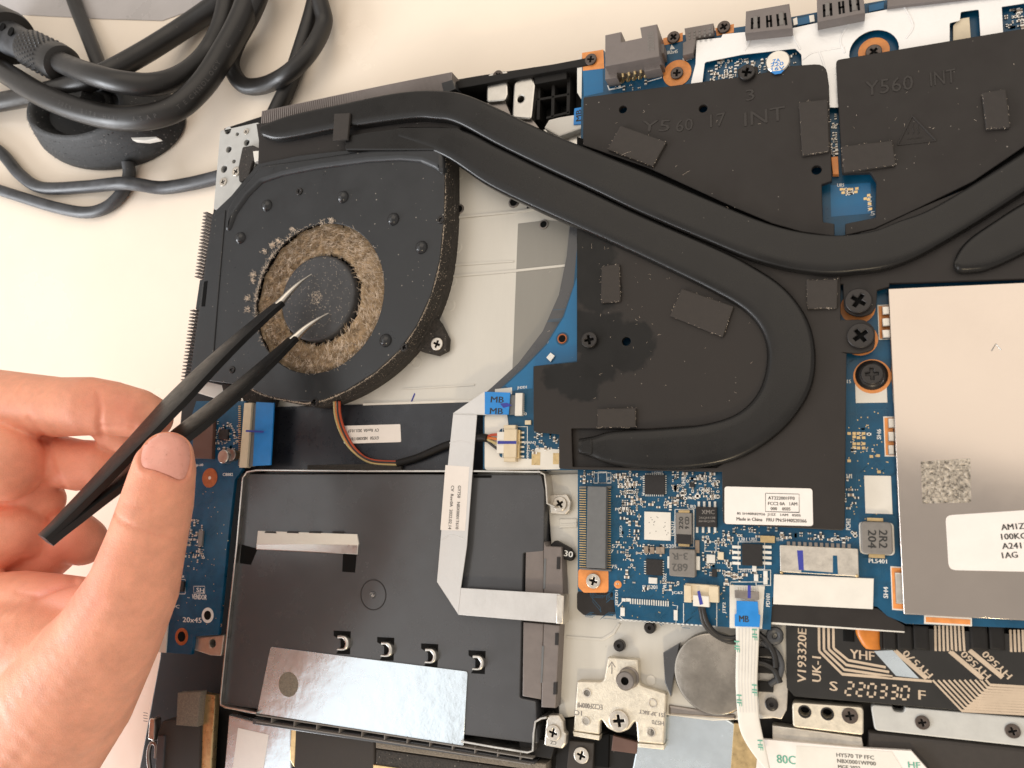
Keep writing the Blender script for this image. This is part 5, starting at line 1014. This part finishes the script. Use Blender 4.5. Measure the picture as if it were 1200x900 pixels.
for s, px_tip, px_base in ((-1, (365, 321.5), (328, 356)), (1, (385, 367), (344, 397))):
    tip = tA if s < 0 else tB; Bs = W(*px_base, tipz + 7); L0 = (Bs - mid).dot(dirn); N_ = 26
    off0 = (Bs - (mid + dirn * L0))
    path = []; ws = []; ts = []
    for i in range(N_ + 1):
        u_ = i / N_; t = L0 + (best - L0) * u_; f = max(0, 1 - u_ / .97); f = f ** .85 * (1 + .35 * math.sin(math.pi * min(1, u_ * 1.2)))
        path.append(mid + dirn * t + off0 * f + sp2 * s * .55 * (1 - f)); ws.append(5.2 + 8.4 * min(1, u_ * 2.2) ** .9 - 7.6 * max(0, u_ - .5) / .5); ts.append(1.9 + .4 * min(1, u_ * 3))
    blade(path, ws, ts, 'tweezer_black', 'tweezer_arm')
    q = [tip, tip.lerp(Bs, .28) + Vector((0, 0, .9)), tip.lerp(Bs, .62) + Vector((0, 0, .9)), Bs + (path[1] - path[0]) * .3]; q = spline(q, 6)
    obj('tweezer_tip', tube(q, [.22 + 1.15 * (i / (len(q) - 1)) ** 1.3 for i in range(len(q))], 12), 'tweezer_steel', TW, sharp=70)

# ================================================================== HAND
mat('skin', (.88, .40, .26), .50, var=.13, vs=.16, bump=.30, bs=2.6, spec=.28, rv=.12)
def skin_nodes():
    m = MATS['skin']; nt = m.node_tree; N = nt.nodes; L = nt.links.new; b = N['Principled BSDF']
    b.inputs['Subsurface Weight'].default_value = .25; b.inputs['Subsurface Radius'].default_value = (1, .35, .2); b.inputs['Subsurface Scale'].default_value = .0016
    src = b.inputs['Base Color'].links[0].from_socket; at = N.new('ShaderNodeAttribute'); at.attribute_name = 'flush'
    mx = N.new('ShaderNodeMix'); mx.data_type = 'RGBA'; L(at.outputs['Fac'], mx.inputs[0]); L(src, mx.inputs[6]); mx.inputs[7].default_value = (.78, .25, .17, 1); L(mx.outputs[2], b.inputs['Base Color'])
skin_nodes()
mat('nail', (.90, .42, .33), .30, var=.04, vs=.5, spec=.5, coat=.15)
CH = [  # chains of (pixel x, pixel y, height mm, radius mm)
    [(196, 535, 54, 6.3), (192, 552, 54, 7.6), (184, 590, 53, 8.7), (172, 635, 52, 9.5), (156, 690, 51, 11.0), (126, 748, 49, 13), (80, 815, 46, 17), (22, 890, 43, 20), (-40, 960, 40, 25)],     # thumb and thenar
    [(95, 765, 46, 12), (60, 760, 44, 15), (0, 760, 40, 18), (-60, 760, 38, 20)], [(30, 850, 42, 19), (-20, 850, 40, 23), (-60, 850, 38, 28)], [(-40, 960, 38, 26), (-90, 940, 36, 32)],
    [(112, 705, 46, 6), (70, 703, 44, 7), (25, 706, 42, 9), (-40, 720, 40, 12)],                                                               # web by the palm
    [(176, 490, 34, 6.4), (160, 484, 36, 7.2), (130, 478, 39, 7.9), (105, 476, 41, 8.6), (70, 477, 42, 8.9), (30, 474, 42, 9.6), (-30, 470, 41, 11), (-90, 480, 40, 13)],      # index finger
    [(150, 512, 31, 5.6), (135, 502, 33, 6.4)],
    [(132, 540, 28, 6.5), (118, 544, 31, 7.2), (92, 545, 33, 7.8), (66, 540, 34, 8), (30, 535, 35, 9)],                                          # middle finger
    [(8, 545, 47, 10.5), (-10, 535, 47, 11.5), (-50, 520, 44, 14)],                                                                              # middle knuckle towards the viewer
    [(50, 586, 32, 6.6), (36, 570, 35, 7.5), (15, 560, 38, 8)],
    [(40, 632, 33, 6.2), (22, 622, 37, 8.4), (0, 628, 39, 10), (-50, 640, 40, 14)],                                                             # ring and little finger
    [(96, 634, 24, 7.6), (88, 628, 26, 7.6), (70, 640, 27, 7.0), (40, 665, 28, 7.5), (0, 670, 30, 9)],
    [(-60, 520, 40, 16), (-70, 640, 40, 18), (-80, 760, 38, 22), (-90, 900, 36, 30)]]
sph = bmesh.new(); bmesh.ops.create_icosphere(sph, subdivisions=3, radius=1); SV = [v.co.copy() for v in sph.verts]; SF = [tuple(v.index for v in f.verts) for f in sph.faces]; sph.free()
g = G()
for ch in CH:
    pts = [(W(x, y, z), r) for x, y, z, r in ch]
    for i in range(len(pts) - 1):
        (p, r), (q, s) = pts[i], pts[i + 1]; n = max(2, int((q - p).length / (min(r, s) * .22)))
        for k in range(n + (i == len(pts) - 2)):
            t = k / n; c = p.lerp(q, t); rr = r + (s - r) * t; g.add([c + v * rr for v in SV], SF)
me = bpy.data.meshes.new('hand'); me.from_pydata(g.v, [], g.f); ho = bpy.data.objects.new('hand_tmp', me); COL.objects.link(ho)
rm = ho.modifiers.new('r', 'REMESH'); rm.mode = 'VOXEL'; rm.voxel_size = .62
sm = ho.modifiers.new('s', 'SMOOTH'); sm.factor = .5; sm.iterations = 9
dg = bpy.context.evaluated_depsgraph_get(); hm = bpy.data.meshes.new_from_object(ho.evaluated_get(dg)); bpy.data.objects.remove(ho)
# creases, nail bed and flushed places
CR = [([(133, 601), (140, 609), (152, 616), (168, 622), (184, 628), (204, 630)], .5, 1.6), ([(146, 590), (160, 594), (180, 597)], .18, 1.5), ([(40, 700), (55, 694), (70, 687), (86, 679)], 1.0, 2.6), ([(20, 694), (45, 700), (60, 690), (88, 684)], .4, 2.4), ([(115, 462), (117, 480), (116, 500), (120, 512)], .8, 2.6),
      ([(33, 490), (44, 503), (55, 515)], .6, 2.2), ([(56, 518), (62, 548), (75, 572)], .7, 2.5), ([(0, 594), (18, 590), (34, 578), (47, 560)], .5, 2.4), ([(118, 500), (140, 499), (158, 500)], .5, 1.8), ([(12, 470), (25, 455)], .15, 2), ([(60, 760), (90, 740), (120, 700)], .15, 4)]
NB = [(164, 526), (161, 515), (164, 510), (172, 506), (195, 504), (215, 510), (224, 520), (224, 540), (220, 556), (215, 564), (205, 562), (188, 554), (168, 548), (163, 540)]
NAIL = [(172, 515), (182, 509), (196, 507), (210, 510), (220, 518), (223, 530), (222, 545), (217, 559), (210, 562), (198, 557), (182, 551), (168, 547), (165, 538), (167, 525)]
def segd(x, y, P_):
    best = 1e9
    for (a, b), (c, d) in zip(P_, P_[1:]):
        vx, vy = c - a, d - b; t = max(0, min(1, ((x - a) * vx + (y - b) * vy) / (vx * vx + vy * vy))); best = min(best, math.hypot(x - a - vx * t, y - b - vy * t))
    return best
def inside(x, y, P_):
    r = False
    for (a, b), (c, d) in zip(P_, P_[1:] + P_[:1]):
        if (b > y) != (d > y) and x < (c - a) * (y - b) / (d - b) + a: r = not r
    return r
nl = NAIL + NAIL[:1]; flush = []; nailv = set(); disp = []
FLS = [(110, 470, 26, .35), (150, 480, 22, .45), (185, 560, 30, .22), (196, 512, 14, .5), (30, 540, 40, .25), (60, 690, 40, .45), (90, 640, 40, .6), (30, 640, 40, .35), (90, 545, 36, .4), (100, 700, 25, .3)]
for v in hm.vertices:
    x, y = proj(v.co); fl = 0; n = v.normal; facing = (CAM - v.co).dot(n) > 0
    d_ = 0
    if facing and -30 < x < 240:
        for P_, dep, w in CR:
            if min(p[0] for p in P_) - 12 < x < max(p[0] for p in P_) + 12 and min(p[1] for p in P_) - 12 < y < max(p[1] for p in P_) + 12:
                q = segd(x, y, P_); e = math.exp(-(q / (w * 1.5)) ** 2); d_ -= dep * .65 * e; fl += .12 * e
        if 150 < x < 240 and 495 < y < 575 and v.co.z > 52:
            q = segd(x, y, nl); ins = inside(x, y, NAIL)
            if ins: nailv.add(v.index); d_ -= .25
            else: fl += .35 * math.exp(-(q / 6) ** 2); d_ += .18 * math.exp(-((q - 5) / 4) ** 2)
            d_ -= .6 * math.exp(-(q / 1.9) ** 2)
        for a, b, r, s in FLS: fl += s * math.exp(-((x - a) ** 2 + (y - b) ** 2) / (r * r))
    disp.append(d_); flush.append(min(1, fl))
co_ = [v.co + v.normal * d for v, d in zip(hm.vertices, disp)]
from mathutils.bvhtree import BVHTree
bvh = BVHTree.FromPolygons([tuple(v.co) for v in hm.vertices], [tuple(p.vertices) for p in hm.polygons])
ol = spline([Vector(q) for q in NAIL + NAIL[:1]], 6)[:-1]; ncx, ncy = 195, 533; ng = G(); nr_ = 9; nn_ = len(ol)
for j in range(nr_ + 1):
    t = j / nr_ * 1.0
    for q in ol:
        x, y = ncx + (q[0] - ncx) * max(t, .02), ncy + (q[1] - ncy) * max(t, .02)
        dr = c2w(((x - 600) / F, (y - 450) / F, 1)).normalized(); h = bvh.ray_cast(CAM, dr); c = h[0] if h[0] else W(x, y, 58)
        nrm = h[1] if h[0] else Vector((0, 0, 1)); ng.v.append(tuple(c + nrm * (.30 * (1 - t ** 6) - .12)))
for j in range(nr_):
    for k in range(nn_): ng.f.append((j * nn_ + k, j * nn_ + (k + 1) % nn_, (j + 1) * nn_ + (k + 1) % nn_, (j + 1) * nn_ + k)); ng.m.append(0)
HG = G(); HG.v = [tuple(c) for c in co_]; HG.f = [tuple(p.vertices) for p in hm.polygons]; HG.m = [0] * len(HG.f)
HAND = obj('hand', HG, 'skin', label='bare hand pinching the tweezers between thumb and bent fingers', cat='hand', sharp=180)
at = HAND.data.attributes.new('flush', 'FLOAT', 'POINT'); at.data.foreach_set('value', flush)
nm = obj('thumb_nail', ng, 'nail', HAND, sharp=180)
